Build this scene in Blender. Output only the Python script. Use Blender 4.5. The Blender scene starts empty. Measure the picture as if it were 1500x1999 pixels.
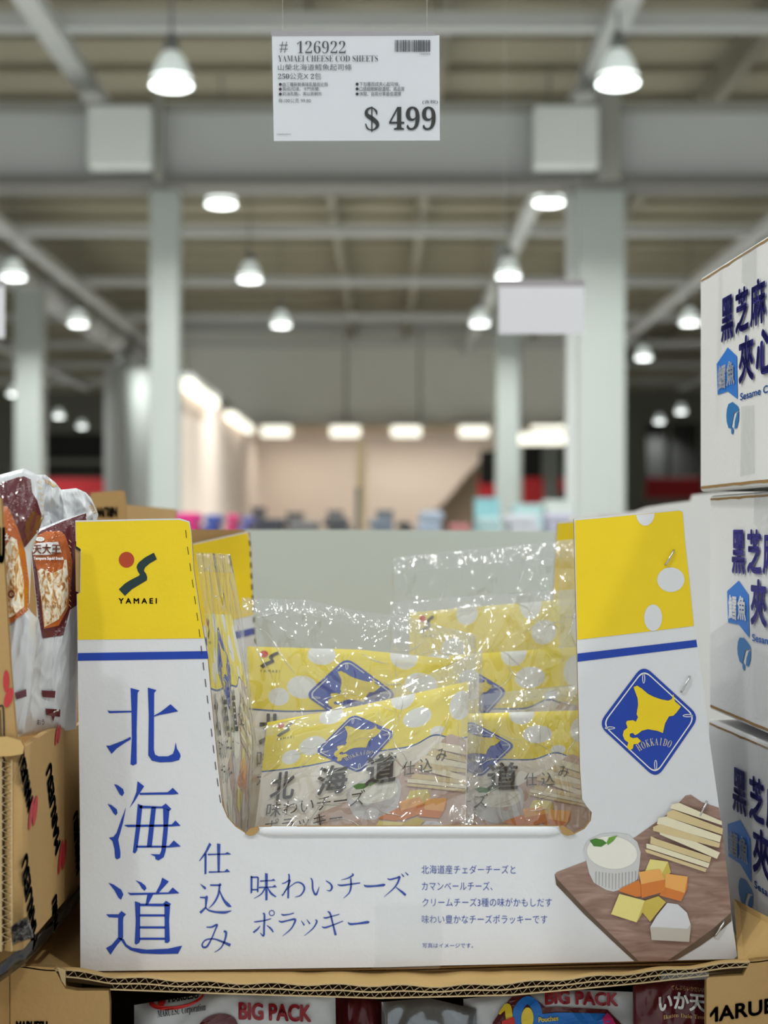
import bpy, bmesh, math, random
from mathutils import Vector, Matrix, noise
from mathutils.geometry import tessellate_polygon
random.seed(7)
SC = bpy.context.scene
COL = SC.collection

# ---------------------------------------------------------------- camera
F, CX, HY, ZC = 2800.0, 750.0, 1030.0, 1.5        # focal length in pixels (1500 x 1999), vanishing column, horizon row, eye height
cam = bpy.data.cameras.new('camera')
cam_ob = bpy.data.objects.new('camera', cam); COL.objects.link(cam_ob)
cam_ob.location = (0, 0, ZC); cam_ob.rotation_euler = (math.pi / 2, 0, 0)
cam.sensor_fit = 'HORIZONTAL'; cam.sensor_width = 36.0
cam.lens = 36.0 * F / 1500.0
cam.shift_y = (HY - 999.5) / 1500.0
cam.clip_start = 0.05; cam.clip_end = 300
cam.dof.use_dof = True; cam.dof.focus_distance = 0.98; cam.dof.aperture_fstop = 8.0
SC.camera = cam_ob
# ---------------------------------------------------------------- light
wd = bpy.data.worlds.new('hall_ambient'); SC.world = wd; wd.use_nodes = True
bg = wd.node_tree.nodes['Background']
bg.inputs[0].default_value = (0.955, 1.0, 0.985, 1); bg.inputs[1].default_value = 0.56
SC.view_settings.view_transform = 'Standard'; SC.view_settings.look = 'None'
SC.view_settings.exposure = 0.0; SC.view_settings.gamma = 1.0
SC.view_settings.use_curve_mapping = False
LAMP_H = 5.8                                        # lamp mouths above eye level
def area_light(name, x, y, z, power, size=0.55, col=(0.97, 1, 0.96), spread=180):
    l = bpy.data.lights.new(name, 'AREA'); l.spread = math.radians(spread); l.shape = 'DISK'; l.size = size; l.energy = power; l.color = col
    o = bpy.data.objects.new(name, l); COL.objects.link(o); o.location = (x, y, z)
    return o
for ly in (-3.5, 3.9, 11.3):                        # the lamp grid goes on over the viewer
    for lx in (-2.95, 2.95):
        area_light('hall_light', lx, ly, ZC + LAMP_H, 155, 0.36)
for ly in (0.2, 7.6):
    for lx in (-8.7, 8.7):
        area_light('hall_light', lx, ly, ZC + LAMP_H, 265, 0.36)

# ---------------------------------------------------------------- helpers
def P(x, y, D):
    return Vector(((x - CX) / F * D, D, ZC - (y - HY) / F * D))
def lin(c):
    c = c / 255.0
    return c / 12.92 if c <= 0.04045 else ((c + 0.055) / 1.055) ** 2.4
def rgb(c): return (lin(c[0]), lin(c[1]), lin(c[2]), 1)
MATS = {}
def mat(name, col, rough=0.6, var=0.05, scale=30.0, bump=0.0, bscale=200.0, metal=0.0, emit=0.0, coat=0.0, spec=0.5, stretch=(1, 1, 1)):
    if name in MATS: return MATS[name]
    m = bpy.data.materials.new(name); m.use_nodes = True
    nt = m.node_tree; b = nt.nodes['Principled BSDF']
    tc = nt.nodes.new('ShaderNodeTexCoord'); mp = nt.nodes.new('ShaderNodeMapping')
    mp.inputs['Scale'].default_value = stretch
    nt.links.new(tc.outputs['Object'], mp.inputs[0])
    nz = nt.nodes.new('ShaderNodeTexNoise'); nz.inputs['Scale'].default_value = scale; nz.inputs['Detail'].default_value = 4
    nt.links.new(mp.outputs[0], nz.inputs['Vector'])
    mx = nt.nodes.new('ShaderNodeMix'); mx.data_type = 'RGBA'
    c = rgb(col)
    mx.inputs[6].default_value = tuple(min(1, k * (1 - var)) for k in c[:3]) + (1,)
    mx.inputs[7].default_value = tuple(min(1, k * (1 + var)) for k in c[:3]) + (1,)
    nt.links.new(nz.outputs[0], mx.inputs[0]); nt.links.new(mx.outputs[2], b.inputs['Base Color'])
    b.inputs['Roughness'].default_value = rough; b.inputs['Metallic'].default_value = metal
    b.inputs['Coat Weight'].default_value = coat; b.inputs['Specular IOR Level'].default_value = spec
    if bump:
        n2 = nt.nodes.new('ShaderNodeTexNoise'); n2.inputs['Scale'].default_value = bscale; n2.inputs['Detail'].default_value = 5
        nt.links.new(mp.outputs[0], n2.inputs['Vector'])
        bp = nt.nodes.new('ShaderNodeBump'); bp.inputs['Strength'].default_value = bump; bp.inputs['Distance'].default_value = 0.002
        nt.links.new(n2.outputs[0], bp.inputs['Height']); nt.links.new(bp.outputs[0], b.inputs['Normal'])
    if emit:
        b.inputs['Emission Color'].default_value = c; b.inputs['Emission Strength'].default_value = emit
    MATS[name] = m
    return m
def film_mat(name, haze=0.05, rough=0.07, refl=1.0, tint=(0.985, 0.99, 0.99), bump=0.35, bscale=60, crease=False):
    m = bpy.data.materials.new(name); m.use_nodes = True
    nt = m.node_tree; nt.nodes.clear()
    out = nt.nodes.new('ShaderNodeOutputMaterial')
    tr = nt.nodes.new('ShaderNodeBsdfTransparent'); tr.inputs[0].default_value = tint + (1,)
    gl = nt.nodes.new('ShaderNodeBsdfGlossy'); gl.inputs['Roughness'].default_value = rough
    df = nt.nodes.new('ShaderNodeBsdfDiffuse'); df.inputs[0].default_value = (0.9, 0.9, 0.9, 1)
    tc = nt.nodes.new('ShaderNodeTexCoord')
    nz = nt.nodes.new('ShaderNodeTexNoise'); nz.inputs['Scale'].default_value = bscale; nz.inputs['Detail'].default_value = 2
    if crease: nz.noise_type = 'RIDGED_MULTIFRACTAL'; nz.inputs['Distortion'].default_value = 0.6
    nt.links.new(tc.outputs['Object'], nz.inputs['Vector'])
    bp = nt.nodes.new('ShaderNodeBump'); bp.inputs['Strength'].default_value = bump; bp.inputs['Distance'].default_value = 0.004
    nt.links.new(nz.outputs[0], bp.inputs['Height']); nt.links.new(bp.outputs[0], gl.inputs['Normal'])
    # thin-sheet Fresnel (Schlick), the same from both sides
    ge = nt.nodes.new('ShaderNodeNewGeometry'); dt = nt.nodes.new('ShaderNodeVectorMath'); dt.operation = 'DOT_PRODUCT'
    nt.links.new(bp.outputs[0], dt.inputs[0]); nt.links.new(ge.outputs['Incoming'], dt.inputs[1])
    def M(op, a, b, clamp=False):
        n = nt.nodes.new('ShaderNodeMath'); n.operation = op; n.use_clamp = clamp
        for i, q in enumerate((a, b)):
            if isinstance(q, (int, float)): n.inputs[i].default_value = q
            elif q is not None: nt.links.new(q, n.inputs[i])
        return n.outputs[0]
    sch = M('POWER', M('SUBTRACT', 1.0, M('ABSOLUTE', dt.outputs['Value'], None), True), 5.0)
    mu_out = M('MULTIPLY', M('ADD', M('MULTIPLY', sch, 0.92), 0.08), refl, True)
    m1 = nt.nodes.new('ShaderNodeMixShader'); m1.inputs[0].default_value = haze
    tl = nt.nodes.new('ShaderNodeBsdfTranslucent'); tl.inputs[0].default_value = (0.95, 0.95, 0.95, 1)
    hz = nt.nodes.new('ShaderNodeMixShader'); hz.inputs[0].default_value = 0.45
    nt.links.new(df.outputs[0], hz.inputs[1]); nt.links.new(tl.outputs[0], hz.inputs[2])
    nt.links.new(tr.outputs[0], m1.inputs[1]); nt.links.new(hz.outputs[0], m1.inputs[2])
    m2 = nt.nodes.new('ShaderNodeMixShader')
    nt.links.new(mu_out, m2.inputs[0]); nt.links.new(m1.outputs[0], m2.inputs[1]); nt.links.new(gl.outputs[0], m2.inputs[2])
    nt.links.new(m2.outputs[0], out.inputs[0])
    return m

WM = {}                                            # object -> world matrix at build time
def empty(name, loc, label=None, cat=None, group=None, rotz=0.0, kind=None):
    o = bpy.data.objects.new(name, None); COL.objects.link(o)
    o.location = loc; o.rotation_euler = (0, 0, rotz); o.empty_display_size = 0.05
    WM[o] = Matrix.Translation(Vector(loc)) @ Matrix.Rotation(rotz, 4, 'Z')
    tag(o, label, cat, group, kind)
    return o
def tag(o, label=None, cat=None, group=None, kind=None):
    if label: o['label'] = label
    if cat: o['category'] = cat
    if group: o['group'] = group
    if kind: o['kind'] = kind
    return o
def mk(name, vs, fs, mats, parent=None, smooth=False, fm=None, uvs=None, label=None):
    """one mesh object; vertices in world coordinates"""
    if not isinstance(mats, (list, tuple)): mats = [mats]
    if parent is not None:
        W = WM[parent]
    else:
        c = [min(v[i] for v in vs) for i in range(3)]; d = [max(v[i] for v in vs) for i in range(3)]
        W = Matrix.Translation(((c[0] + d[0]) / 2, (c[1] + d[1]) / 2, c[2]))
    I = W.inverted()
    me = bpy.data.meshes.new(name)
    me.from_pydata([I @ Vector(v) for v in vs], [], fs)
    for m in mats: me.materials.append(m)
    if fm: me.polygons.foreach_set('material_index', fm)
    if smooth: me.polygons.foreach_set('use_smooth', [True] * len(fs))
    if uvs:
        ul = me.uv_layers.new(name='UVMap')
        for lp in me.loops: ul.data[lp.index].uv = uvs[lp.vertex_index]
    me.update()
    o = bpy.data.objects.new(name, me); COL.objects.link(o)
    if parent is not None:
        o.parent = parent; WM[o] = W
    else:
        o.matrix_world = W; WM[o] = W
    if label: o['label'] = label
    return o
class G:
    def __init__(s): s.v = []; s.f = []
    def add(s, vs, fs):
        n = len(s.v); s.v += [Vector(v) for v in vs]; s.f += [tuple(i + n for i in f) for f in fs]; return s
    def box(s, a, b, bev=0.0, seg=2):
        x0, y0, z0 = a; x1, y1, z1 = b
        if bev <= 0:
            return s.add([(x0, y0, z0), (x1, y0, z0), (x1, y1, z0), (x0, y1, z0), (x0, y0, z1), (x1, y0, z1), (x1, y1, z1), (x0, y1, z1)],
                         [(3, 2, 1, 0), (4, 5, 6, 7), (0, 1, 5, 4), (1, 2, 6, 5), (2, 3, 7, 6), (3, 0, 4, 7)])
        bm = bmesh.new(); bmesh.ops.create_cube(bm, size=1)
        for v in bm.verts: v.co = Vector(((x0 + x1) / 2 + v.co.x * (x1 - x0), (y0 + y1) / 2 + v.co.y * (y1 - y0), (z0 + z1) / 2 + v.co.z * (z1 - z0)))
        bmesh.ops.bevel(bm, geom=bm.edges[:], offset=bev, segments=seg, affect='EDGES', profile=0.5)
        bm.verts.index_update()
        s.add([v.co.copy() for v in bm.verts], [[v.index for v in f.verts] for f in bm.faces]); bm.free(); return s
    def tube(s, pts, r, n=10, cap=True):
        pts = [Vector(p) for p in pts]; rs = r if isinstance(r, (list, tuple)) else [r] * len(pts)
        rings = []
        for i, p in enumerate(pts):
            d = (pts[min(i + 1, len(pts) - 1)] - pts[max(i - 1, 0)]).normalized()
            a = d.orthogonal().normalized() if i == 0 else (rings[-1][1] - d * rings[-1][1].dot(d)).normalized()
            rings.append((p, a, d.cross(a)))
        vs = []; fs = []
        for (p, a, b), q in zip(rings, rs):
            vs += [p + (a * math.cos(2 * math.pi * k / n) + b * math.sin(2 * math.pi * k / n)) * q for k in range(n)]
        for i in range(len(pts) - 1):
            for k in range(n): fs.append((i * n + k, i * n + (k + 1) % n, (i + 1) * n + (k + 1) % n, (i + 1) * n + k))
        if cap: fs += [tuple(range(n))[::-1], tuple((len(pts) - 1) * n + k for k in range(n))]
        return s.add(vs, fs)
    def lathe(s, c, prof, n=24):
        vs = []; fs = []
        for r, z in prof: vs += [(c[0] + r * math.cos(2 * math.pi * k / n), c[1] + r * math.sin(2 * math.pi * k / n), c[2] + z) for k in range(n)]
        for i in range(len(prof) - 1):
            for k in range(n): fs.append((i * n + k, i * n + (k + 1) % n, (i + 1) * n + (k + 1) % n, (i + 1) * n + k))
        return s.add(vs, fs)
    def build(s, name, m, parent=None, smooth=False, **k): return mk(name, s.v, s.f, m, parent, smooth, **k)

def tess(pts, holes=()):
    polys = [[Vector((p[0], p[1], 0)) for p in pts]] + [[Vector((p[0], p[1], 0)) for p in h] for h in holes]
    flat = [p for q in polys for p in q]
    return [(p.x, p.y) for p in flat], [tuple(t) for t in tessellate_polygon(polys)]
def orient(vs2, fs):
    out = []
    for f in fs:
        a, b, c = (vs2[i] for i in f[:3])
        ar = (b[0] - a[0]) * (c[1] - a[1]) - (b[1] - a[1]) * (c[0] - a[0])
        out.append(tuple(f) if ar < 0 else tuple(reversed(f)))      # y runs down: flip so the face looks to the viewer
    return out
def refine(vs2, fs, maxlen):
    bm = bmesh.new(); vv = [bm.verts.new((p[0], p[1], 0)) for p in vs2]
    for f in fs:
        try: bm.faces.new([vv[i] for i in f])
        except ValueError: pass
    for _ in range(5):
        es = [e for e in bm.edges if e.calc_length() > maxlen]
        if not es: break
        bmesh.ops.subdivide_edges(bm, edges=es, cuts=1)
        bmesh.ops.triangulate(bm, faces=bm.faces[:])
    bm.verts.index_update()
    r = [(v.co.x, v.co.y) for v in bm.verts], [tuple(v.index for v in f.verts) for f in bm.faces]
    bm.free(); return r
def decal(name, polys, mapf, m, parent, maxlen=None, holes=(), label=None):
    """flat print: list of outlines in drawing coordinates, laid on a surface by mapf"""
    vs = []; fs = []
    for p in polys:
        a, b = tess(p, holes)
        if maxlen: a, b = refine(a, b, maxlen)
        b = orient(a, b); n = len(vs); vs += a; fs += [tuple(i + n for i in f) for f in b]
    return mk(name, [mapf(*p) for p in vs], fs, m, parent, label=label)
def zoomed(pts, ox, oy, s): return [(ox + p[0] / s, oy + p[1] / s) + tuple(w / s for w in p[2:]) for p in pts]
def ellipse(cx, cy, rx, ry, n=36, a0=0.0, tilt=0.0):
    r = []
    for k in range(n):
        t = a0 + 2 * math.pi * k / n; x, y = rx * math.cos(t), ry * math.sin(t)
        r.append((cx + x * math.cos(tilt) - y * math.sin(tilt), cy + x * math.sin(tilt) + y * math.cos(tilt)))
    return r
def cat_rom(pts, n=7):
    out = []
    for i in range(len(pts) - 1):
        p0, p1, p2, p3 = pts[max(i - 1, 0)], pts[i], pts[i + 1], pts[min(i + 2, len(pts) - 1)]
        for k in range(n):
            t = k / n
            out.append(tuple(0.5 * (2 * b + (c - a) * t + (2 * a - 5 * b + 4 * c - d) * t * t + (3 * b - a - 3 * c + d) * t ** 3) for a, b, c, d in zip(p0, p1, p2, p3)))
    out.append(pts[-1]); return out
def strokes(name, lst, mapf, m, parent, curved=True):
    """brush strokes (x, y, width) and solid outlines (x, y) of one lettering"""
    vs = []; fs = []
    for st in lst:
        if len(st[0]) == 2:
            a, b = tess(st); b = orient(a, b)
        else:
            q = cat_rom(st); a = []; b = []
            for i, (x, y, w) in enumerate(q):
                dx = q[min(i + 1, len(q) - 1)][0] - q[max(i - 1, 0)][0]; dy = q[min(i + 1, len(q) - 1)][1] - q[max(i - 1, 0)][1]
                L = math.hypot(dx, dy) or 1; nx, ny = -dy / L * max(w, 0.2) / 2, dx / L * max(w, 0.2) / 2
                a += [(x + nx, y + ny), (x - nx, y - ny)]
                if i: b.append((2 * i - 2, 2 * i, 2 * i + 1, 2 * i - 1))
            b = orient(a, b)
        n = len(vs); vs += a; fs += [tuple(i + n for i in f) for f in b]
    return mk(name, [mapf(*p) for p in vs], fs, m, parent)
TC = {}
def text2d(s, off=0.0):
    if (s, off) in TC: return TC[(s, off)]
    c = bpy.data.curves.new('text', 'FONT'); c.body = s; c.offset = off; c.resolution_u = 4
    o = bpy.data.objects.new('text', c)
    me = bpy.data.meshes.new_from_object(o)
    vs = [(v.co.x, -v.co.y) for v in me.vertices]; fs = [tuple(p.vertices) for p in me.polygons]
    bpy.data.objects.remove(o); bpy.data.curves.remove(c); bpy.data.meshes.remove(me)
    TC[(s, off)] = (vs, fs); return vs, fs
def serif(s):
    o = ''
    for ch in s:
        if 'A' <= ch <= 'Z': o += chr(0x1D400 + ord(ch) - 65)
        elif 'a' <= ch <= 'z': o += chr(0x1D41A + ord(ch) - 97)
        elif '0' <= ch <= '9': o += chr(0x1D7CE + ord(ch) - 48)
        else: o += ch
    return o
def fit(s, rect, off=0.0, bold=0.0, n=8):
    vs, fs = text2d(s, off)
    x0 = min(v[0] for v in vs); x1 = max(v[0] for v in vs); y0 = min(v[1] for v in vs); y1 = max(v[1] for v in vs)
    a = [(rect[0] + (v[0] - x0) / (x1 - x0) * (rect[2] - rect[0]), rect[1] + (v[1] - y0) / max(1e-6, y1 - y0) * (rect[3] - rect[1])) for v in vs]
    if not bold: return a, fs
    av = []; af = []
    for k in range(n):
        t = 2 * math.pi * k / n; m0 = len(av)
        av += [(p[0] + bold * math.cos(t), p[1] + bold * math.sin(t)) for p in a]; af += [tuple(i + m0 for i in f) for f in fs]
    return av, af
def text(name, s, rect, mapf, m, parent, off=0.0, bold=0.0, n=8, label=None):
    a, f = fit(s, rect, off, bold, n)
    return mk(name, [mapf(*p) for p in a], orient(a, f), m, parent, label=label)
def prism(name, pts, mapf, thick, mats, parent=None, label=None):
    """thick board: outline in drawing coordinates, mapf(x, y, back) puts it in place; front mats[0], edges and back mats[1]"""
    a, b = tess(pts); b = orient(a, b); n = len(a)
    vs = [mapf(x, y, 0.0) for x, y in a] + [mapf(x, y, thick) for x, y in a]
    fs = list(b) + [tuple(reversed([i + n for i in f])) for f in b]; fm = [0] * len(b) + [1] * len(b)
    ar = sum(a[i][0] * a[(i + 1) % n][1] - a[(i + 1) % n][0] * a[i][1] for i in range(n))
    for i in range(n):
        j = (i + 1) % n
        fs.append((i, j, j + n, i + n) if ar < 0 else (j, i, i + n, j + n)); fm.append(1)
    return mk(name, vs, fs, mats, parent, fm=fm, label=label)
def quad_board(name, p4, nrm, m, parent):
    p4 = [Vector(p) for p in p4]; n = Vector(nrm)
    vs = p4 + [p + n for p in p4]
    return mk(name, vs, [(0, 1, 2, 3), (7, 6, 5, 4), (0, 4, 5, 1), (1, 5, 6, 2), (2, 6, 7, 3), (3, 7, 4, 0)], m, parent)
def lerp_path(path, t):
    """point at arc fraction t of a polyline"""
    if len(path) == 1: return path[0]
    L = [math.dist(path[i], path[i + 1]) for i in range(len(path) - 1)]; T = sum(L) * t
    for i, l in enumerate(L):
        if T <= l or i == len(L) - 1:
            k = T / l if l else 0
            return tuple(a + (b - a) * k for a, b in zip(path[i], path[i + 1]))
        T -= l
def pw(x, table):
    if x <= table[0][0]: return table[0][1]
    for (a, b), (c, d) in zip(table, table[1:]):
        if x <= c: return b + (d - b) * (x - a) / (c - a)
    return table[-1][1]
class Patch:
    """soft sheet between four outline curves given at their depths; (u, v) in 0..1, v downwards"""
    def __init__(s, top, right, bottom, left, D, bulge=0.01, wr=0.0015, seed=0, freq=(5, 5), ridge=0.0, rfreq=3.0, power=0.5, folds=()):
        s.t, s.r, s.b, s.l, s.D = top, right, bottom, left, D
        s.bulge, s.wr, s.seed, s.freq, s.ridge, s.rfreq, s.power, s.folds = bulge, wr, seed, freq, ridge, rfreq, power, folds
    def px(s, u, v):
        T, B, L, R = lerp_path(s.t, u), lerp_path(s.b, u), lerp_path(s.l, v), lerp_path(s.r, v)
        a, b, c, d = s.t[0], s.t[-1], s.b[0], s.b[-1]
        return tuple((1 - v) * T[i] + v * B[i] + (1 - u) * L[i] + u * R[i] - ((1 - u) * (1 - v) * a[i] + u * (1 - v) * b[i] + (1 - u) * v * c[i] + u * v * d[i]) for i in (0, 1))
    def depth(s, u, v):
        d = s.D
        D = (1 - v) * ((1 - u) * d[0] + u * d[1]) + v * ((1 - u) * d[3] + u * d[2])
        e = max(0.0, 16 * u * (1 - u) * v * (1 - v))
        k = e ** s.power
        w = noise.noise(Vector((u * s.freq[0] + s.seed, v * s.freq[1] - s.seed, s.seed * 0.7))) * s.wr
        if s.ridge:
            for o, (fx, fy) in enumerate(((1.0, 0.6), (1.7, 2.3), (3.6, 3.0))):
                q = noise.noise(Vector((u * s.rfreq * fx + v * s.rfreq * 0.7 + s.seed * 3 + o * 9, v * s.rfreq * fy - u * 1.3 + o, s.seed)))
                w -= s.ridge / (1 + o * 0.9) * (1 - min(1, abs(q) * 3.2)) ** 2
        for u0, v0, u1, v1, wd, am in s.folds:
            dx, dy = u1 - u0, v1 - v0; t = ((u - u0) * dx + (v - v0) * dy) / (dx * dx + dy * dy); t = min(1, max(0, t))
            q = math.hypot(u - u0 - dx * t, v - v0 - dy * t) / wd
            if q < 3: w -= am * math.exp(-q * q) * (4 * t * (1 - t)) ** 0.4
        return D, k, w
    def at(s, u, v, off=0.0):
        u = min(1, max(0, u)); v = min(1, max(0, v))
        x, y = s.px(u, v); D, k, w = s.depth(u, v)
        return P(x, y, D - k * s.bulge + w * min(1, k * 3 + 0.25) - off)
    def grid(s, n, m, off=0.0):
        vs = [s.at(i / n, j / m, off) for j in range(m + 1) for i in range(n + 1)]
        uv = [(i / n, 1 - j / m) for j in range(m + 1) for i in range(n + 1)]
        fs = [(j * (n + 1) + i, (j + 1) * (n + 1) + i, (j + 1) * (n + 1) + i + 1, j * (n + 1) + i + 1) for j in range(m) for i in range(n)]
        return vs, fs, uv
    def build(s, name, n, m, mt, parent, back=0.0, label=None):
        vs, fs, uv = s.grid(n, m)
        if back:
            N = len(vs)
            for j in range(m + 1):
                for i in range(n + 1):
                    x, y = s.px(i / n, j / m); D, k, w = s.depth(i / n, j / m)
                    vs.append(P(x, y, D + 0.0006 + k * back + w * 0.25))
            uv += uv
            fs += [tuple(reversed([q + N for q in f])) for f in fs]
        return mk(name, vs, fs, mt, parent, smooth=True, uvs=uv, label=label)

# ---------------------------------------------------------------- materials
WHITE = mat('white_card', (226, 227, 232), 0.55, 0.025, 60, 0.12, 350, spec=0.35)
WHITE2 = mat('white_carton_board', (222, 221, 220), 0.6, 0.03, 40, 0.12, 300, spec=0.35)
YEL = mat('yellow_print', (244, 212, 34), 0.5, 0.05, 40, 0.1, 350, spec=0.35)
BLU = mat('blue_print', (14, 62, 172), 0.5, 0.08, 60)
BLU2 = mat('soft_blue_print', (46, 76, 168), 0.5, 0.1, 120)
NAVY = mat('navy_print', (44, 40, 140), 0.5, 0.05)
SKY = mat('bright_blue_print', (28, 116, 206), 0.5, 0.06)
TEAL = mat('teal_blue_print', (20, 112, 178), 0.5, 0.06)
DKG = mat('dark_green_print', (22, 50, 54), 0.5, 0.05)
REDB = mat('brick_red_print', (182, 66, 30), 0.5, 0.05)
RED = mat('red_print', (214, 40, 34), 0.5, 0.05)
BLACK = mat('black_print', (26, 24, 24), 0.6, 0.05)
INK = mat('grey_ink', (62, 60, 70), 0.7, 0.05)
INK2 = mat('dark_ink', (14, 15, 17), 0.7, 0.05)
KRAFT = mat('kraft_board', (205, 170, 112), 0.8, 0.07, 25, 0.25, 260, spec=0.25)
KRAFT2 = mat('kraft_board_plain', (182, 148, 98), 0.8, 0.08, 20, 0.25, 240, spec=0.25)
KEDGE = mat('kraft_cut_edge', (150, 120, 78), 0.9, 0.15, 200, 0.3, 500, spec=0.1)
FLUTE = mat('kraft_flute', (196, 172, 132), 0.8, 0.12, 200, spec=0.2)
DARKK_SHADE = mat('kraft_dark_and_shade', (74, 56, 36), 0.9, 0.15, 60, spec=0.1)  # dark kraft, also used to paint the shade between flutes
STEEL = mat('staple_steel', (200, 200, 200), 0.25, 0.05, 50, metal=1.0)
PAPER = mat('white_paper', (232, 232, 240), 0.7, 0.02, 60)
TAPE = film_mat('clear_tape', 0.12, 0.12, 0.6, bump=0.2, bscale=90)
CREASE = film_mat('creased_film', 0.40, 0.12, 5.0, bump=0.3, bscale=80)
SEAL = film_mat('sealed_film', 0.10, 0.10, 1.6, bump=0.6, bscale=120)
SLEEVE = film_mat('clear_sleeve', 0.01, 0.08, 0.35, bump=0.05)
FILM = film_mat('clear_bag_film', 0.07, 0.07, 2.1, bump=0.5, bscale=26, crease=True)
WHITEPRINT = mat('white_print', (240, 240, 240), 0.5, 0.02)
MAROON = mat('maroon_foil', (92, 26, 34), 0.3, 0.12, 20, 0.1, 60, coat=0.25)
ORANGE = mat('orange_foil', (188, 96, 34), 0.25, 0.12, 20, 0.2, 60, coat=0.4)
SILVER = mat('silver_white_foil', (206, 208, 212), 0.34, 0.06, 14, 0.2, 45, metal=0.0, coat=0.25)
SILVERD = mat('grey_foil', (150, 154, 160), 0.22, 0.12, 14, 0.4, 45, metal=0.6)
# fried snack picture
def mottled(name, cols, scale, rough=0.35, stretch=(1, 1, 1)):
    m = bpy.data.materials.new(name); m.use_nodes = True; nt = m.node_tree; b = nt.nodes['Principled BSDF']
    tc = nt.nodes.new('ShaderNodeTexCoord'); mp = nt.nodes.new('ShaderNodeMapping'); mp.inputs['Scale'].default_value = stretch
    nz = nt.nodes.new('ShaderNodeTexNoise'); nz.inputs['Scale'].default_value = scale; nz.inputs['Detail'].default_value = 3; nz.inputs['Distortion'].default_value = 1.2
    cr = nt.nodes.new('ShaderNodeValToRGB'); e = cr.color_ramp.elements
    while len(e) < len(cols): e.new(0.5)
    for i, c in enumerate(cols): e[i].position = 0.3 + 0.4 * i / (len(cols) - 1); e[i].color = rgb(c)
    nt.links.new(tc.outputs['Object'], mp.inputs[0]); nt.links.new(mp.outputs[0], nz.inputs['Vector'])
    nt.links.new(nz.outputs[0], cr.inputs[0]); nt.links.new(cr.outputs[0], b.inputs['Base Color'])
    b.inputs['Roughness'].default_value = rough
    return m
SNACK = mottled('fried_snack_print', [(140, 80, 34), (204, 154, 92), (238, 226, 204), (246, 240, 226)], 240, stretch=(1.3, 1, 0.55))
BOARDPR = mottled('wood_board_print', [(138, 106, 94), (158, 126, 114), (176, 146, 134)], 30, 0.5, stretch=(1.0, 1, 6.0))
BOARDED = mottled('wood_edge_print', [(92, 72, 58), (110, 90, 74)], 40, 0.5)
FOODM = {
 'cream': mat('cream_print', (244, 242, 232), 0.5, 0.03, 80), 'ramekin': mat('ramekin_print', (214, 213, 214), 0.5, 0.04, 60),
 'ramshade': mat('ramekin_rib_print', (176, 174, 176), 0.5, 0.04, 60),
 'leaf': mat('leaf_print', (72, 132, 44), 0.5, 0.2, 120), 'leaf2': mat('light_leaf_print', (110, 168, 62), 0.5, 0.2, 120),
 'ytop': mat('yellow_cheese_top_print', (240, 226, 140), 0.5, 0.05, 60), 'yside': mat('yellow_cheese_side_print', (214, 190, 84), 0.5, 0.08, 60),
 'otop': mat('orange_cheese_top_print', (246, 178, 96), 0.5, 0.06, 60), 'oside': mat('orange_cheese_side_print', (222, 128, 54), 0.5, 0.08, 60),
 'camtop': mat('camembert_top_print', (224, 224, 230), 0.5, 0.05, 120), 'camside': mat('camembert_side_print', (198, 192, 182), 0.5, 0.05, 90),
 'stick': mat('cheese_stick_print', (240, 230, 200), 0.5, 0.06, 80), 'stick2': mat('cheese_stick_shade_print', (222, 200, 152), 0.5, 0.08, 80)}
# hall
DECK = mat('roof_deck', (154, 148, 130), 0.8, 0.08, 0.4)
BEAMM = mat('painted_steel', (196, 198, 198), 0.6, 0.04, 0.6)
BEAMD = mat('grey_steel', (150, 150, 142), 0.6, 0.05, 0.6)
COLW = mat('white_column_paint', (172, 178, 175), 0.6, 0.03, 0.8)
WALLG = mat('grey_wall_panel', (228, 228, 222), 0.8, 0.03, 0.5)
CREAMW = mat('cream_wall_panel', (232, 216, 204), 0.8, 0.03, 0.5)
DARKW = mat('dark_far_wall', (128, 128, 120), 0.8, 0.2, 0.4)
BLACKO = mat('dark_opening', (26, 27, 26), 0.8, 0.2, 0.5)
REDW = mat('red_banner', (178, 30, 40), 0.7, 0.1, 0.8)
WOODW = mat('pale_wood_panel', (190, 170, 146), 0.7, 0.1, 1.0)
FLOORM = mat('concrete_floor', (206, 206, 202), 0.45, 0.06, 1.2)
LAMPG = mat('lamp_glow', (250, 255, 252), 0.4, 0.0, emit=6.0)
LAMPD = mat('lamp_dome_acrylic', (226, 236, 234), 0.3, 0.02, emit=0.42)
LAMPM = mat('lamp_housing', (120, 122, 122), 0.5, 0.05)
TUBE = mat('warm_tube_glow', (255, 252, 236), 0.4, 0.0, emit=1.3)

# ================================================================ the hall
ROOF = ZC + 8.3
def slab(name, a, b, m, kind='structure', parent=None, bev=0.0):
    o = G().box(a, b, bev).build(name, m, parent)
    if parent is None: o['kind'] = kind
    return o
slab('floor', (-32, -14, -0.1), (32, 96, 0), FLOORM)
ceil = slab('ceiling', (-32, 14, ROOF), (32, 96, ROOF + 0.2), DECK)
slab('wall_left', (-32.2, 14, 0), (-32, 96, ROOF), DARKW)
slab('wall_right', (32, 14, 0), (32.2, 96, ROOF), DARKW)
slab('wall_far', (-32, 96, 0), (32, 96.2, ROOF), DARKW)
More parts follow.
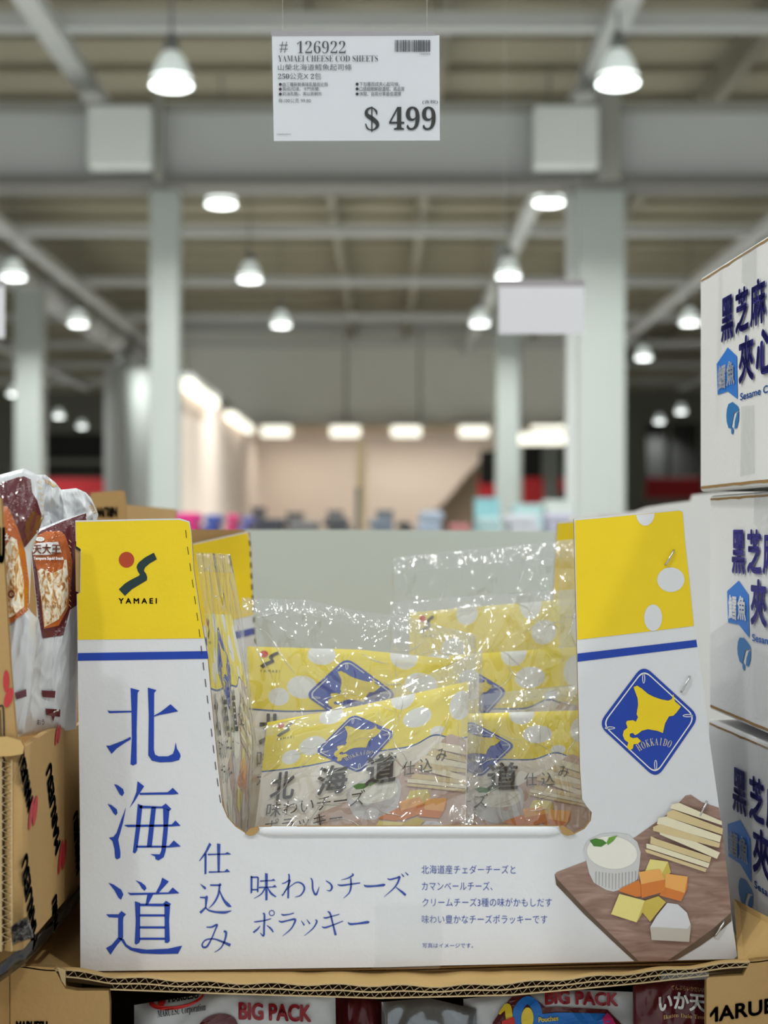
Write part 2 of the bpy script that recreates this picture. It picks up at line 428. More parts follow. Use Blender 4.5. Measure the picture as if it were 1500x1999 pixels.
# cross beams of the roof, and corrugated deck ribs between them
for by in (20, 27, 34, 41, 48, 55, 62, 69):
    z = ZC + 7.03
    slab('roof_beam', (-31.9, by - 0.13, z - 0.1), (31.9, by + 0.13, z + 0.12), BEAMM, parent=ceil)
for k in range(36):
    by = 17 + k * 1.75
    slab('deck_rib', (-31.9, by - 0.09, ROOF - 0.16), (31.9, by + 0.09, ROOF), DECK, parent=ceil)
for lx in (-14.5, -8.7, -4.6, 3.15, 8.7, 14.5):
    slab('lamp_trunking', (lx - 0.16, 15, ZC + 6.75), (lx + 0.16, 24 if lx == -4.6 else 70, ZC + 6.95), BEAMM, parent=ceil)
for lx in (-11.5, -1.2, 0.9, 5.8, 11.5):
    slab('roof_purlin', (lx - 0.1, 15, ZC + 7.4), (lx + 0.1, 95, ZC + 7.9), mat('purlin_paint', (136, 132, 118), 0.7), parent=ceil)
# main girder with its gusset boxes
gt, gb = P(0, 224, 22).z, P(0, 352, 22).z
gird = slab('girder', (-30, 21.9, gb), (30, 22.15, gt), BEAMM)
slab('flange', (-30, 21.66, gb - 0.14), (30, 22.4, gb), mat('flange_shade', (112, 110, 106), 0.6), parent=gird)  # lower flange coloured dark to stand for the girder's shadow line
slab('flange', (-30, 21.66, gt), (30, 22.4, gt + 0.1), BEAMD, parent=gird)
for a, b in ((178, 300), (1040, 1164)):
    p, q = P(a, 334, 21.6), P(b, 216, 21.6)
    slab('gusset_box', (p.x, 21.3, p.z), (q.x, 21.66, q.z), mat('white_steel', (224, 228, 226), 0.6, 0.03, 0.8), parent=gird, bev=0.03)
for a, b in ((302, 318), (1166, 1212)):
    p, q = P(a, 352, 21.6), P(b, 150, 21.6)
    slab('column_stub', (p.x, 21.55, p.z), (q.x, 21.65, q.z), BEAMD, parent=gird)  # darker grey than the columns: shade on the right stub is in its colour
def column(x0, x1, D, ytop, m=COLW):
    p, q = P(x0, ytop, D), P(x1, ytop, D); w = (q.x - p.x)
    o = G().box((p.x, D, 0), (q.x, D + w * 0.9, p.z), w * 0.03).build('column', m); o['kind'] = 'structure'; return o
column(292, 348, 22.0, 366); rc = column(1128, 1222, 22.0, 366)
p, q = P(1112, 366, 22), P(1128, 366, 22)
slab('flange', (p.x, 22.2, 0), (q.x, 22.5, p.z), BEAMM, parent=rc)
column(970, 1014, 36.0, 470); column(28, 80, 36.0, 562)
column(203, 236, 52, 706, BEAMM); column(1060, 1092, 60, 850); column(1004, 1020, 50, 640)
# far end: grey bulkhead over a cream recess
p, q = P(350, 838, 56), P(1150, 560, 56)
wb = slab('wall_back', (p.x, 56, p.z), (q.x, 56.4, ROOF), WALLG)
for x in (676, 820):
    a = P(x, 838, 55.98); slab('seam', (a.x - 0.05, 55.97, a.z), (a.x + 0.05, 56.02, ROOF), BEAMD, parent=wb)
for a, b in ((355, 425), (680, 784)):
    p, q = P(a, 611, 55.9), P(b, 580, 55.9); slab('vent_opening', (p.x, 55.7, p.z), (q.x, 55.99, q.z), BLACKO, parent=wb)
p, q = P(350, 647, 55.9), P(1130, 590, 55.9)
slab('ledge', (p.x, 55.5, p.z), (q.x, 56, p.z + 0.3), BEAMM, parent=wb)
slab('trim_1', (-5.3, 35, ZC + 3.75), (-5.0, 56, ZC + 4.05), BEAMD)
slab('wall_recess_side', (-5.3, 35, 0), (-5.0, 56.6, ZC + 3.75), CREAMW)
def wallpoly(name, pts, D, th, m):
    o = prism(name, pts, lambda x, y, b: P(x, y, D) + Vector((0, b, 0)), th, [m, m]); o['kind'] = 'structure'; return o
wallpoly('wall_recess', [(485, 836), (968, 836), (968, 868), (905, 935), (872, 975), (835, 1012), (835, 1040), (485, 1040)], 57, 0.4, CREAMW)
wallpoly('wall_panel', [(800, 860), (975, 860), (975, 1050), (800, 1050)], 59, 0.3, WOODW)
p, q = P(350, 838, 56), P(1150, 826, 56)
slab('trim_2', (p.x, 55.4, p.z - 0.1), (q.x, 56.0, p.z + 0.12), WOODW)
LBL_T = ['strip light nearest the grey corner column, on the left recess wall', 'second strip light along the left recess wall, nearer the back wall']
for i, (ya, yb) in enumerate(((34.6, 40.4), (44.6, 51.4))):
    o = empty('strip_light', (-4.80, (ya + yb) / 2, ZC + 3.52), LBL_T[i], 'light', 'strip lights round the cream recess')
    G().box((-4.99, ya, ZC + 3.62), (-4.62, yb, ZC + 3.72), 0.02).build('housing', BEAMM, o)
    G().box((-4.98, ya + 0.1, ZC + 3.36), (-4.64, yb - 0.1, ZC + 3.62), 0.08, 3).build('diffuser', TUBE, o)
nm = ['first', 'second', 'third', 'fourth']
for i, xc in enumerate((539, 674, 793, 926)):
    a, b = P(xc - 32, 853, 55), P(xc + 32, 828, 55)
    o = empty('strip_light', ((a.x + b.x) / 2, 55, a.z), nm[i] + ' from the left of four strip lights above the cream wall', 'light', 'strip lights round the cream recess')
    G().box((a.x, 54.9, b.z - 0.08), (b.x, 55.41, b.z + 0.05), 0.02).build('housing', BEAMM, o)
    G().box((a.x + 0.05, 54.86, a.z), (b.x - 0.05, 55.24, b.z - 0.08), 0.1, 3).build('diffuser', TUBE, o)
for i, (x0, x1, y0, y1, D) in enumerate(((1034, 1122, 829, 848, 52), (1008, 1108, 843, 868, 49.3))):
    a, b = P(x0, y1, D), P(x1, y0, D)
    o = empty('strip_light', ((a.x + b.x) / 2, D, a.z), ('upper' if i == 0 else 'lower') + ' strip light between the two right columns', 'light', 'strip lights at the right')
    G().box((a.x, D - 0.1, b.z - 0.05), (b.x, D + 0.3, b.z + 0.05), 0.02).build('housing', BEAMM, o)
    G().box((a.x + 0.05, D - 0.12, a.z), (b.x - 0.05, D + 0.28, b.z - 0.05), 0.1, 3).build('diffuser', TUBE, o)
for lx in (-3.3, 0.2, 2.8):
    area_light('strip_glow', lx, 54.4, ZC + 3.4, 60, 1.2, (1, 0.95, 0.86))
area_light('strip_glow', -4.3, 40, ZC + 3.3, 5, 1.2, (1, 0.95, 0.86)); area_light('strip_glow', -4.3, 48, ZC + 3.3, 5, 1.2, (1, 0.95, 0.86))
# dark sides beyond with red banners and openings
def far_box(name, x0, y0, x1, y1, D, th, m, kind='structure', label=None, cat=None, group=None):
    a, b = P(x0, y1, D), P(x1, y0, D)
    o = G().box((a.x, D, a.z), (b.x, D + th, b.z), min(0.04, th / 4)).build(name, m)
    if label: tag(o, label, cat, group)
    else: o['kind'] = kind
    return o
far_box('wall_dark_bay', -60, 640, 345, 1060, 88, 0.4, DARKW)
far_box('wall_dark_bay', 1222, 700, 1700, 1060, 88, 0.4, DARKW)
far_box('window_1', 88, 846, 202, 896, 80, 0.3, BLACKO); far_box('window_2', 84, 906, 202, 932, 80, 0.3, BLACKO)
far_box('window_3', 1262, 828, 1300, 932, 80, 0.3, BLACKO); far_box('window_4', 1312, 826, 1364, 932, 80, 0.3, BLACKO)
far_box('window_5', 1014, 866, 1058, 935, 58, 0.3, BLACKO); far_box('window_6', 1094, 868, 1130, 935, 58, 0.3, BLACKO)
far_box('window_7', 938, 880, 968, 945, 54, 0.3, BLACKO)
far_box('red_banner', 80, 934, 206, 966, 70, 0.2, REDW, label='red banner strip low between the two left columns', cat='banner')
far_box('red_banner', 1262, 932, 1372, 972, 70, 0.2, REDW, label='red banner strip right of the wide column, beside the white cartons', cat='banner')
far_box('red_banner', 934, 932, 1062, 990, 56.5, 0.2, REDW, label='red banner strip behind the narrow right column', cat='banner')
far_box('red_banner', 1090, 932, 1132, 962, 57, 0.2, REDW, label='short red banner between white post and wide column', cat='banner')
far_box('yellow_post', 696, 862, 714, 1114, 50, 0.3, mat('yellow_paint', (232, 214, 176), 0.6), label='pale yellow post in front of the cream wall', cat='post')
# white round column and duct on the left
a = P(270, 700, 50)
o = G().lathe((a.x, 50.6, 0), [(0.62, 0.0), (0.62, a.z - 0.7), (0.72, a.z - 0.5), (0.72, a.z)], 28).build('column', COLW, smooth=True); o['kind'] = 'structure'
duct = empty('air_duct', (-9.0, 45, ZC + 5.9), 'round grey air duct running back under the roof at left', 'duct')
for k in range(6):
    y0 = 35 + k * 3.1
    G().tube([(-9.5 + 0.05 * k, y0, ZC + 6.45), (-9.45 + 0.05 * k, y0 + 3.0, ZC + 6.45)], 0.36, 18).build('duct_section', BEAMM, duct, True)
    G().tube([(-9.45 + 0.05 * k, y0 + 3.0, ZC + 6.45), (-9.45 + 0.05 * k, y0 + 3.1, ZC + 6.45)], 0.40, 18).build('joint_ring', BEAMD, duct, True)
G().tube([(-9.2, 53.6, ZC + 6.45), (-9.1, 54.4, ZC + 6.3), (-9.1, 54.6, ZC + 5.2)], [0.36, 0.5, 0.55], 18).build('elbow', BEAMM, duct, True)
area_light('hall_light', -8.2, 48.5, ZC + 5.6, 200, 0.6)  # added light in front of the white column, no lamp hangs here

# pendant lamps
def make_lamp():
    o = empty('pendant_lamp', (0, 0, 0), 'x', 'lamp', 'bell-shaped hall lamps')
    R = 0.27
    G().lathe((0, 0, 0), [(R, 0.0), (R * 0.99, 0.06), (R * 0.9, 0.17), (R * 0.72, 0.30), (R * 0.5, 0.40), (R * 0.34, 0.45)], 28).build('reflector', LAMPD, o, True)
    G().lathe((0, 0, 0), [(0.0, -0.035), (R * 0.5, -0.032), (R * 0.9, -0.012), (R * 0.985, 0.02), (R * 0.97, 0.09), (R * 0.86, 0.15), (0.0, 0.16)], 28).build('diffuser', LAMPG, o, True)
    h = G().lathe((0, 0, 0), [(R * 0.36, 0.43), (R * 0.38, 0.52), (R * 0.30, 0.66), (R * 0.12, 0.70), (0.0, 0.70)], 20).build('ballast_housing', LAMPM, o, True)
    G().tube([(0, 0, 0.70), (0, 0, ROOF - ZC - LAMP_H)], 0.02, 8).build('hanging_rod', LAMPM, o)
    return o
lamp0 = make_lamp()
def copy_tree(o, parent=None):
    c = o.copy(); COL.objects.link(c); c.parent = parent
    for ch in list(o.children): copy_tree(ch, c)
    return c
LAMPS = [(335, 168, 'large bell lamp high up left of the price card'), (1207, 164, 'large bell lamp high up right of the price card'),
 (432, 400, 'lamp half hidden under the girder, left of centre'), (1072, 397, 'lamp half hidden under the girder, right of centre'),
 (488, 547, 'bell lamp between the left column and the price card, middle height'), (993, 541, 'bell lamp just above the blank white card'),
 (27, 543, 'bell lamp at the left edge of the picture, by the left column'), (549, 636, 'lower bell lamp in front of the grey back wall, left of centre'),
 (937, 633, 'bell lamp immediately left of the blank white card'), (153, 634, 'bell lamp beside the round duct, left side'),
 (1347, 632, 'bell lamp partly hidden behind the top white carton'), (1257, 700, 'bell lamp right of the wide column, below the others there'),
 (235, 723, 'bell lamp at the end of the round duct, above the round column'), (27, 771, 'small far lamp nearest the left picture edge'),
 (115, 814, 'small far lamp, second from the left in the dark bay'), (160, 834, 'small far lamp lowest in the left dark bay'),
 (1288, 824, 'small far lamp lower left in the right dark bay'), (1330, 805, 'small far lamp upper right in the right dark bay'),
 (75, 786, 'faint far lamp just right of the left column')]
for i, (x, y, lb) in enumerate(LAMPS):
    D = F * LAMP_H / (HY - y)
    o = lamp0 if i == 0 else copy_tree(lamp0)
    p = P(x, y, D); o.location = p; o['label'] = lb
    area_light('hall_light', p.x, p.y, p.z - 0.06, 275, spread=128)

# far merchandise at eye level, on low tables
def garment_pile(x0, x1, ytop, D, col, label, layers=3, ybot=1062):
    x0 += 5; x1 -= 5
    a, b = P(x0, ybot, D), P(x1, ytop, D)
    o = empty('folded_garment', ((a.x + b.x) / 2, D + 0.15, a.z), label, 'clothing', 'folded clothes on the far table')
    m = mat('cloth_%d_%d_%d' % col, col, 0.9, 0.25, 30, 0.3, 60)
    h = (b.z - a.z) / layers
    for k in range(layers):
        j = 0.012 * math.sin(k * 2.1 + x0)
        G().box((a.x + j, D, a.z + k * h), (b.x + j, D + 0.28, a.z + (k + 1) * h * 0.985), h * 0.42, 3).build('fold', m, o, True)
DT = 7.6
tb = P(0, 1062, DT).z
t = empty('display_table', (-0.15, DT + 0.3, 0), 'low clothes table behind the open display tray, topped with folded clothes', 'table')
G().box((-1.7, DT - 0.15, tb - 0.05), (1.35, DT + 0.6, tb - 0.002), 0.01).build('table_top', BEAMM, t)
for sx in (-1.6, 1.25):
    for sy in (DT - 0.08, DT + 0.53): G().box((sx - 0.03, sy - 0.03, 0), (sx + 0.03, sy + 0.03, tb - 0.05), 0.005).build('leg', BEAMD, t)
for x0, x1, yt, c, lb in ((248, 332, 1003, (150, 162, 186), 'grey-blue folded clothes left of the pink pile'),
    (336, 392, 1000, (226, 50, 140), 'bright pink folded clothes above the yellow flap'), (393, 432, 1004, (70, 92, 170), 'blue folded clothes between two pink piles'),
    (433, 462, 1002, (222, 70, 130), 'pink-red folded clothes right of the small blue pile'), (463, 492, 1007, (110, 112, 176), 'violet folded clothes right of the pink ones'),
    (494, 560, 1012, (70, 72, 82), 'dark grey folded clothes behind the white panel'), (562, 628, 1016, (128, 126, 126), 'mid grey folded clothes behind the white panel'),
    (630, 690, 1010, (84, 84, 88), 'charcoal folded clothes left of the yellow post'), (718, 772, 1013, (120, 130, 142), 'blue-grey folded clothes right of the yellow post'),
    (774, 812, 1018, (60, 62, 66), 'nearly black folded clothes right of centre'), (814, 872, 996, (168, 180, 196), 'pale blue box-shaped clothes pile'),
    (874, 926, 1022, (196, 130, 130), 'low dusty pink folded clothes'), (930, 984, 1008, (180, 206, 208), 'pale turquoise folded clothes'),
    (988, 1060, 1004, (206, 206, 214), 'off-white folded clothes left of the wide column'), (1062, 1128, 1000, (190, 188, 206), 'pale lavender folded clothes before the wide column')):
    garment_pile(x0, x1, yt, DT, c, lb)
DT2 = 9.4
tb2 = P(0, 1050, DT2).z
t = empty('display_table', (0.5, DT2 + 0.2, 0), 'farther table behind the clothes, topped with small goods', 'table')
G().box((-1.8, DT2 - 0.1, tb2 - 0.05), (2.2, DT2 + 0.5, tb2 - 0.002), 0.01).build('table_top', BEAMM, t)
for sx in (-1.7, 2.1):
    for sy in (DT2 - 0.03, DT2 + 0.43): G().box((sx - 0.03, sy - 0.03, 0), (sx + 0.03, sy + 0.03, tb2 - 0.05), 0.005).build('leg', BEAMD, t)
for x0, x1, yt, c, lb in ((930, 976, 972, (150, 206, 214), 'turquoise carton left of the narrow right column'), (1006, 1060, 984, (190, 224, 226), 'pale turquoise carton right of the narrow column'),
    (1066, 1122, 976, (216, 224, 220), 'pale mint carton before the wide column'), (640, 668, 996, (112, 110, 112), 'small dark bin left of the yellow post'),
    (694, 702, 952, (104, 100, 96), 'thin dark stand at the yellow post'), (735, 768, 996, (110, 116, 124), 'grey bin right of the yellow post'),
    (560, 590, 1000, (96, 92, 92), 'small grey bin left of centre'), (492, 514, 990, (86, 80, 84), 'small black bin beside the pink clothes')):
    a, b = P(x0, 1050, DT2), P(x1, yt, DT2)
    o = empty('goods_box', ((a.x + b.x) / 2, DT2 + 0.1, a.z), lb, 'box', 'small goods on the farther table')
    m = mat('goods_%d_%d_%d' % c, c, 0.6, 0.15, 10)
    G().box((a.x, DT2, a.z), (b.x, DT2 + 0.2, b.z - 0.02), 0.008).build('body', m, o)
    G().box((a.x - 0.004, DT2 - 0.004, b.z - 0.02), (b.x + 0.004, DT2 + 0.204, b.z), 0.004).build('lid', m, o)

# hanging price cards on their cross wire
DS = 1.04
def SM(e): return lambda x, y: P(x, y, DS - e)
sg = empty('price_card', P(694, 277, DS), 'printed white price card with large black price in a clear sleeve', 'sign')
prism('paper', [(531, 70), (858, 69), (859, 274), (535, 275)], lambda x, y, b: P(x, y, DS) + Vector((0, b, 0)), 0.0006, [PAPER, PAPER], sg)
prism('clear_sleeve', [(526, 58), (845, 59), (852, 66), (861, 68), (862, 277), (533, 279)], lambda x, y, b: P(x, y, DS - 0.0016) + Vector((0, b, 0)), 0.0004, [SLEEVE, SLEEVE], sg)
prism('header_strip', [(528, 60), (845, 61), (852, 69), (530, 70)], lambda x, y, b: P(x, y, DS - 0.0003) + Vector((0, b, 0)), 0.0006, [mat('sleeve_header', (168, 162, 168), 0.4), ] * 2, sg)
for s, r, kw, m in (('#', (546, 81, 562, 103), dict(off=-0.014), INK), (serif('126922'), (580, 80, 675, 104), dict(off=-0.016), INK),
    (serif('YAMAEI CHEESE COD SHEETS'), (543, 108, 738, 120.5), dict(off=-0.012), INK), ('山榮北海道鱈魚起司條', (543, 125, 687, 137.5), dict(off=-0.004), INK),
    (serif('250') + '公克X ' + serif('2') + '包', (543, 142, 627, 155), dict(off=-0.006), INK),
    ('由三種新鮮美味乳酪按比例', (552, 160.5, 640, 169), {}, INK), ('製成(切達、卡門貝爾、', (552, 170, 625, 178.5), {}, INK), ('奶油乳酪)，再以新鮮的', (552, 179.5, 628, 188), {}, INK),
    ('下包覆而成夾心起司條。', (702, 160, 781, 168.5), {}, INK), ('口感細緻鮮甜濃郁、高品質', (702, 169.5, 790, 178), {}, INK), ('休閒、自用分享最佳選擇', (702, 179, 783, 187.5), {}, INK),
    ('每100公克 99.80', (544, 192, 607, 200.5), dict(off=-0.008), INK), ('(含稅)', (825, 195, 855, 203.5), {}, INK), (serif('499'), (760, 208, 851, 254), {}, INK2),
    ('126922', (820, 104, 840, 107), {}, INK), ('126922-0912', (541, 261, 568, 263.5), {}, INK)):
    text('lettering', s, r, SM(0.0008), m, sg, **kw)
# the serif dollar sign
strokes('lettering', zoomed([(885, 690, 6), (880, 665, 16), (862, 645, 10), (838, 640, 12), (812, 658, 20), (812, 690, 28), (850, 718, 34), (884, 748, 30), (888, 775, 22), (866, 797, 12), (840, 800, 9), (815, 788, 12), (803, 755, 8)], 500, 40, 3.75) and
        [zoomed([(885, 690, 6), (880, 665, 16), (862, 645, 10), (838, 640, 12), (812, 658, 20), (812, 690, 28), (850, 718, 34), (884, 748, 30), (888, 775, 22), (866, 797, 12), (840, 800, 9), (815, 788, 12), (803, 755, 8)], 500, 40, 3.75),
         zoomed([(844, 630), (853, 630), (853, 815), (844, 815)], 500, 40, 3.75)], SM(0.0008), INK2, sg)
decal('bullet', [ellipse(547.5, y, 3, 3, 14) for y in (164.7, 174, 183.7)] + [ellipse(697.5, y, 3, 3, 14) for y in (164.3, 173.5, 183.4)], SM(0.0008), INK2, sg)
bars = []; bx = 771.0
rb = random.Random(3)
while bx < 840:
    w = rb.choice((0.8, 0.8, 1.5, 2.2)); bars.append([(bx, 78), (bx + w, 78), (bx + w, 101), (bx, 101)]); bx += w + rb.choice((0.7, 0.9, 1.5))
decal('barcode', bars, SM(0.0008), INK, sg)
NYL = mat('clear_nylon_line', (190, 190, 186), 0.3)
for x in (552, 834):
    a = P(x, 62, DS); G().tube([a + Vector((0, 0.0004, 0)), a + Vector((0, 0.0004, 0.9))], 0.00012, 6).build('hanging_line', NYL, sg)
for x0, x1, y0, y1, lb in ((974, 1141, 546, 652, 'blank white card hanging before the wide right column'), (-150, 9, 546, 660, 'blank white card cut off by the left picture edge')):
    D = 2.20
    o = empty('price_card', P((x0 + x1) / 2, y1, D), lb, 'sign', 'blank hanging cards')
    prism('paper', [(x0, y0 + 14), (x1, y0 + 14), (x1, y1), (x0, y1)], lambda x, y, b: P(x, y, D) + Vector((0, b, 0)), 0.001, [PAPER, PAPER], o)
    prism('header_strip', [(x0 - 1, y0), (x1 + 1, y0), (x1 + 1, y0 + 14), (x0 - 1, y0 + 14)], lambda x, y, b: P(x, y, D) + Vector((0, b, 0)), 0.001, [mat('sleeve_header', (168, 162, 168))] * 2, o)
    for x in (x0 + 12, x1 - 12):
        a = P(x, y0 + 2, D); G().tube([a, a + Vector((0, 0, 1.2))], 0.0002, 6).build('hanging_line', NYL, o)

# ================================================================ foreground support
slab('plinth', (-0.62, 0.80, 0), (0.62, 2.05, 0.93), BEAMD)

# ---- the lower brown carton that carries the tray
LX0, LX1, LY0, LY1, LZ0 = P(22, 0, 0.928).x, 0.2515, 0.928, 1.74, 0.9305
lower = empty('snack_carton', ((LX0 + LX1) / 2, 1.3, LZ0), 'brown corrugated carton under the white and yellow tray, front cut open over snack bags', 'carton')
TOPP = [(-60, 1880), (25, 1887), (130, 1893), (215, 1905), (430, 1917), (700, 1922), (870, 1924), (1000, 1918), (1200, 1902), (1350, 1888), (1460, 1876), (1620, 1862)]
BOTP = [(-60, 1912), (25, 1914), (130, 1921), (215, 1932), (430, 1940), (740, 1949), (1000, 1943), (1250, 1920), (1390, 1904), (1460, 1896), (1620, 1884)]
BASEZ = 1.2052
def top_z(x, y):
    px = x / LY0 * F + CX
    zf = P(0, pw(px, TOPP), LY0).z + 0.0007 * math.sin(px * 0.05)
    k = min(1.0, max(0.0, (y - LY0 - 0.0055) / 0.0135))
    hold = 0.0 if px < 1452 else 1.0
    return zf * (1 - k) + (min(zf, BASEZ) if px < 1445 else zf - 0.012 * k) * k
nx, ny = 150, 12
ys = [LY0, LY0 + 0.003, LY0 + 0.0055, LY0 + 0.009, LY0 + 0.013, LY0 + 0.019, 0.97, 1.02, 1.1, 1.25, 1.45, 1.6, LY1]
vs = []; fs = []; fm = []
for j, y in enumerate(ys):
    for i in range(nx + 1):
        x = LX0 + (LX1 - LX0) * i / nx; vs.append((x, y, top_z(x, y)))
N = len(vs)
vs += [(v[0], v[1], v[2] - 0.0009) for v in vs]
for j in range(len(ys) - 1):
    for i in range(nx):
        a = j * (nx + 1) + i; q = (a, a + 1, a + nx + 2, a + nx + 1)
        fs += [q, tuple(reversed([k + N for k in q]))]; fm += [0, 1]
for i in range(nx): fs.append((i, i + N, i + 1 + N, i + 1)); fm.append(1)
mk('top_liner', vs, fs, [KRAFT, FLUTE], lower, True, fm=fm)
def ribbon(name, fz, x0, x1, n, y0, y1, th, m, parent):
    vs = []; fs = []
    for i in range(n + 1):
        x = x0 + (x1 - x0) * i / n; z = fz(x)
        vs += [(x, y0, z + th / 2), (x, y0, z - th / 2), (x, y1, z + th / 2), (x, y1, z - th / 2)]
        if i:
            a = 4 * i - 4; b = 4 * i
            fs += [(a, a + 1, b + 1, b), (a, b, b + 2, a + 2), (a + 1, a + 3, b + 3, b + 1)]
    return mk(name, vs, fs, [m, DARKK_SHADE], parent, fm=[0, 1, 1] * n)  # upper and lower faces coloured dark as shade inside the board
def ft(x): return P(0, pw(x / LY0 * F + CX, TOPP), LY0).z + 0.0007 * math.sin((x / LY0 * F + CX) * 0.05) - 0.0008
def fb(x): return P(0, pw(x / LY0 * F + CX, BOTP), LY0).z
xa, xb = P(128, 0, LY0).x, P(1462, 0, LY0).x
def fmid(x): return ft(x) * 0.52 + fb(x) * 0.48
yB = LY0 + 0.005
ribbon('middle_liner', fmid, xa, xb, 120, LY0 + 0.0005, yB, 0.0009, FLUTE, lower)
ribbon('bottom_liner', fb, P(215, 0, LY0).x, P(1385, 0, LY0).x, 120, LY0 + 0.0005, yB, 0.0009, FLUTE, lower)
def zig(a, b, pitch):
    def f(x):
        t = (x / pitch) % 1.0; w = 0.5 - 0.5 * math.cos(2 * math.pi * t)
        w = w + 0.12 * math.sin(4 * math.pi * t)
        return b(x) + 0.0005 + (a(x) - b(x) - 0.001) * min(1, max(0, w))
    return f
ribbon('upper_flute', zig(ft, fmid, 0.0066), xa, xb, 1100, LY0 + 0.0008, yB, 0.00045, FLUTE, lower)
ribbon('lower_flute', zig(fmid, fb, 0.0060), P(215, 0, LY0).x, P(1385, 0, LY0).x, 1000, LY0 + 0.0012, yB, 0.00045, FLUTE, lower)
def board_back(x): return ft(x) * 0.5 + fb(x) * 0.5
vs = []; fs = []
for i in range(101):
    x = xa + (xb - xa) * i / 100; vs += [(x, yB, ft(x)), (x, yB, fb(x))]
    if i: fs.append((2 * i - 2, 2 * i - 1, 2 * i + 1, 2 * i))
mk('board_shade', vs, fs, DARKK_SHADE, lower)  # dark sheet painted as the shade behind the flutes
def LM(x, y, b): return P(x, y, LY0) + Vector((0, b, 0))
prism('front_post', [(20, 1889), (60, 1886), (105, 1889), (118, 1912), (128, 1930), (150, 1934), (212, 1934), (214, 1960), (213, 2350), (20, 2350)], LM, 0.006, [KRAFT2, KEDGE], lower)
prism('front_post', [(1380, 1912), (1384, 1908), (1452, 1904), (1466, 1876), (1484, 1873), (1500, 1872), (1507, 1871), (1507, 2350), (1378, 2350)], LM, 0.006, [KRAFT2, KEDGE], lower)
prism('torn_flap', [(112, 1888), (128, 1893), (128, 1926), (120, 1914)], lambda x, y, b: P(x, y, LY0 - 0.0008) + Vector((0, b, 0)), 0.001, [FLUTE, KEDGE], lower)
prism('front_sill', [(213, 2200), (1378, 2200), (1378, 2350), (213, 2350)], LM, 0.006, [KRAFT2, KEDGE], lower)
zb = P(0, 2350, LY0).z
for x0, x1 in ((LX0, LX0 + 0.005), (LX1 - 0.005, LX1)): G().box((x0, LY0 + 0.006, LZ0), (x1, LY1, 1.195), 0).build('side_panel', KRAFT2, lower)
G().box((LX0 + 0.005, LY1 - 0.005, LZ0), (LX1 - 0.005, LY1, 1.195), 0).build('back_panel', KRAFT2, lower)
G().box((LX0, LY0, LZ0), (LX1, LY1, LZ0 + 0.005), 0).build('bottom_panel', KRAFT2, lower)
G().box((LX0, LY0, LZ0 + 0.005), (LX1, LY0 + 0.006, zb), 0).build('front_base', KRAFT2, lower)
G().box((LX0 + 0.005, 1.12, LZ0 + 0.005), (LX1 - 0.005, 1.124, 1.19), 0).build('inner_divider', DARKK_SHADE, lower)
quad_board('side_flap', [P(1442, 1880, 0.932), P(1433, 1754, 1.008), P(1500, 1790, 0.938), P(1507, 1868, 0.932)][::-1], (0.001, 0, -0.003), [KRAFT], lower)
def LD(e): return lambda x, y: P(x, y, LY0 - e)
a, f = fit('MARUESU', (1374, 1966, 1560, 1994), 0, 1.2)
a2 = [(x, y - (x - 1400) * 0.16) for x, y in a if True]
keep = [q for q in orient(a2, f) if all(a2[i][0] > 1384 for i in q)]
mk('lettering', [P(x, y, LY0 - 0.0006) for x, y in a2], keep, BLACK, lower)
a, f = fit('MARUESU', (32, 1994, 92, 2016), 0, 1.0)
mk('lettering', [P(x, y, LY0 - 0.0006) for x, y in a], orient(a, f), BLACK, lower)
decal('clear_tape', [[(1292, 1900), (1384, 1896), (1384, 1912), (1290, 1914)]], LD(0.001), TAPE, lower)

# ---- snack bags lying in the open front of the lower carton
def lower_bag(x0, x1, ytop_l, ytop_r, D, m, label, seed, fold=0.4):
    o = empty('snack_bag', P((x0 + x1) / 2, 2330, D), label, 'snack bag', 'snack bags in the lower carton')
    pt = Patch([(x0, ytop_l), ((x0 + x1) / 2, min(ytop_l, ytop_r) - 8), (x1, ytop_r)], [(x1, ytop_r), (x1 + 6, 2330)], [(x0, 2330), (x1 + 6, 2330)], [(x0, ytop_l), (x0, 2330)],
               (D, D, D, D), 0.016, 0.006, seed, (5, 6), 0.002, 3)
    pt.build('foil_body', 44, 40, m, o, 0.012)
    return o, pt
def on(pt, off, x0, x1, y0, y1):
    return lambda x, y: pt.at((x - x0) / (x1 - x0), (y - y0) / (y1 - y0), off)
o, pt = lower_bag(262, 655, 1962, 1938, 0.985, SILVER, 'white snack bag with red oval emblem and BIG PACK lettering, lower left', 1)
mp = on(pt, 0.0012, 262, 655, 1950, 2330)
text('lettering', 'BIG PACK', (468, 1976, 606, 2006), mp, mat('maroon_print', (150, 26, 40), 0.4), o, bold=1.6)
text('lettering', serif('MARUESU Corporation'), (308, 1968, 402, 1986), mp, INK2, o)
ring = ellipse(345, 1952, 54, 20, 40)
decal('oval_emblem', [ellipse(345, 1950, 54, 22, 40)], mp, RED, o, holes=[ellipse(348, 1948, 48, 17, 40)[::-1]])
text('lettering', 'MARUESU', (330, 1942, 388, 1956), mp, INK2, o, bold=0.6)
decal('emblem_drop', [ellipse(316, 1952, 8, 9, 20)], mp, RED, o)
decal('maroon_roundel', [ellipse(425, 2020, 40, 28, 30)], mp, MAROON, o, 10)
o, pt = lower_bag(655, 765, 1950, 1962, 1.0, MAROON, 'dark red foil snack bag wedged between two white bags, lower middle', 2)
o, pt = lower_bag(745, 930, 1956, 1970, 0.982, SILVERD, 'crumpled plain silver bag end, lower middle', 3)
o, pt = lower_bag(905, 1270, 1950, 1938, 0.99, SILVER, 'white snack bag with a multicoloured number ten and BIG PACK lettering, lower right', 4)
mp = on(pt, 0.0014, 905, 1270, 1938, 2330)
mp2 = on(pt, 0.0022, 905, 1270, 1938, 2330)
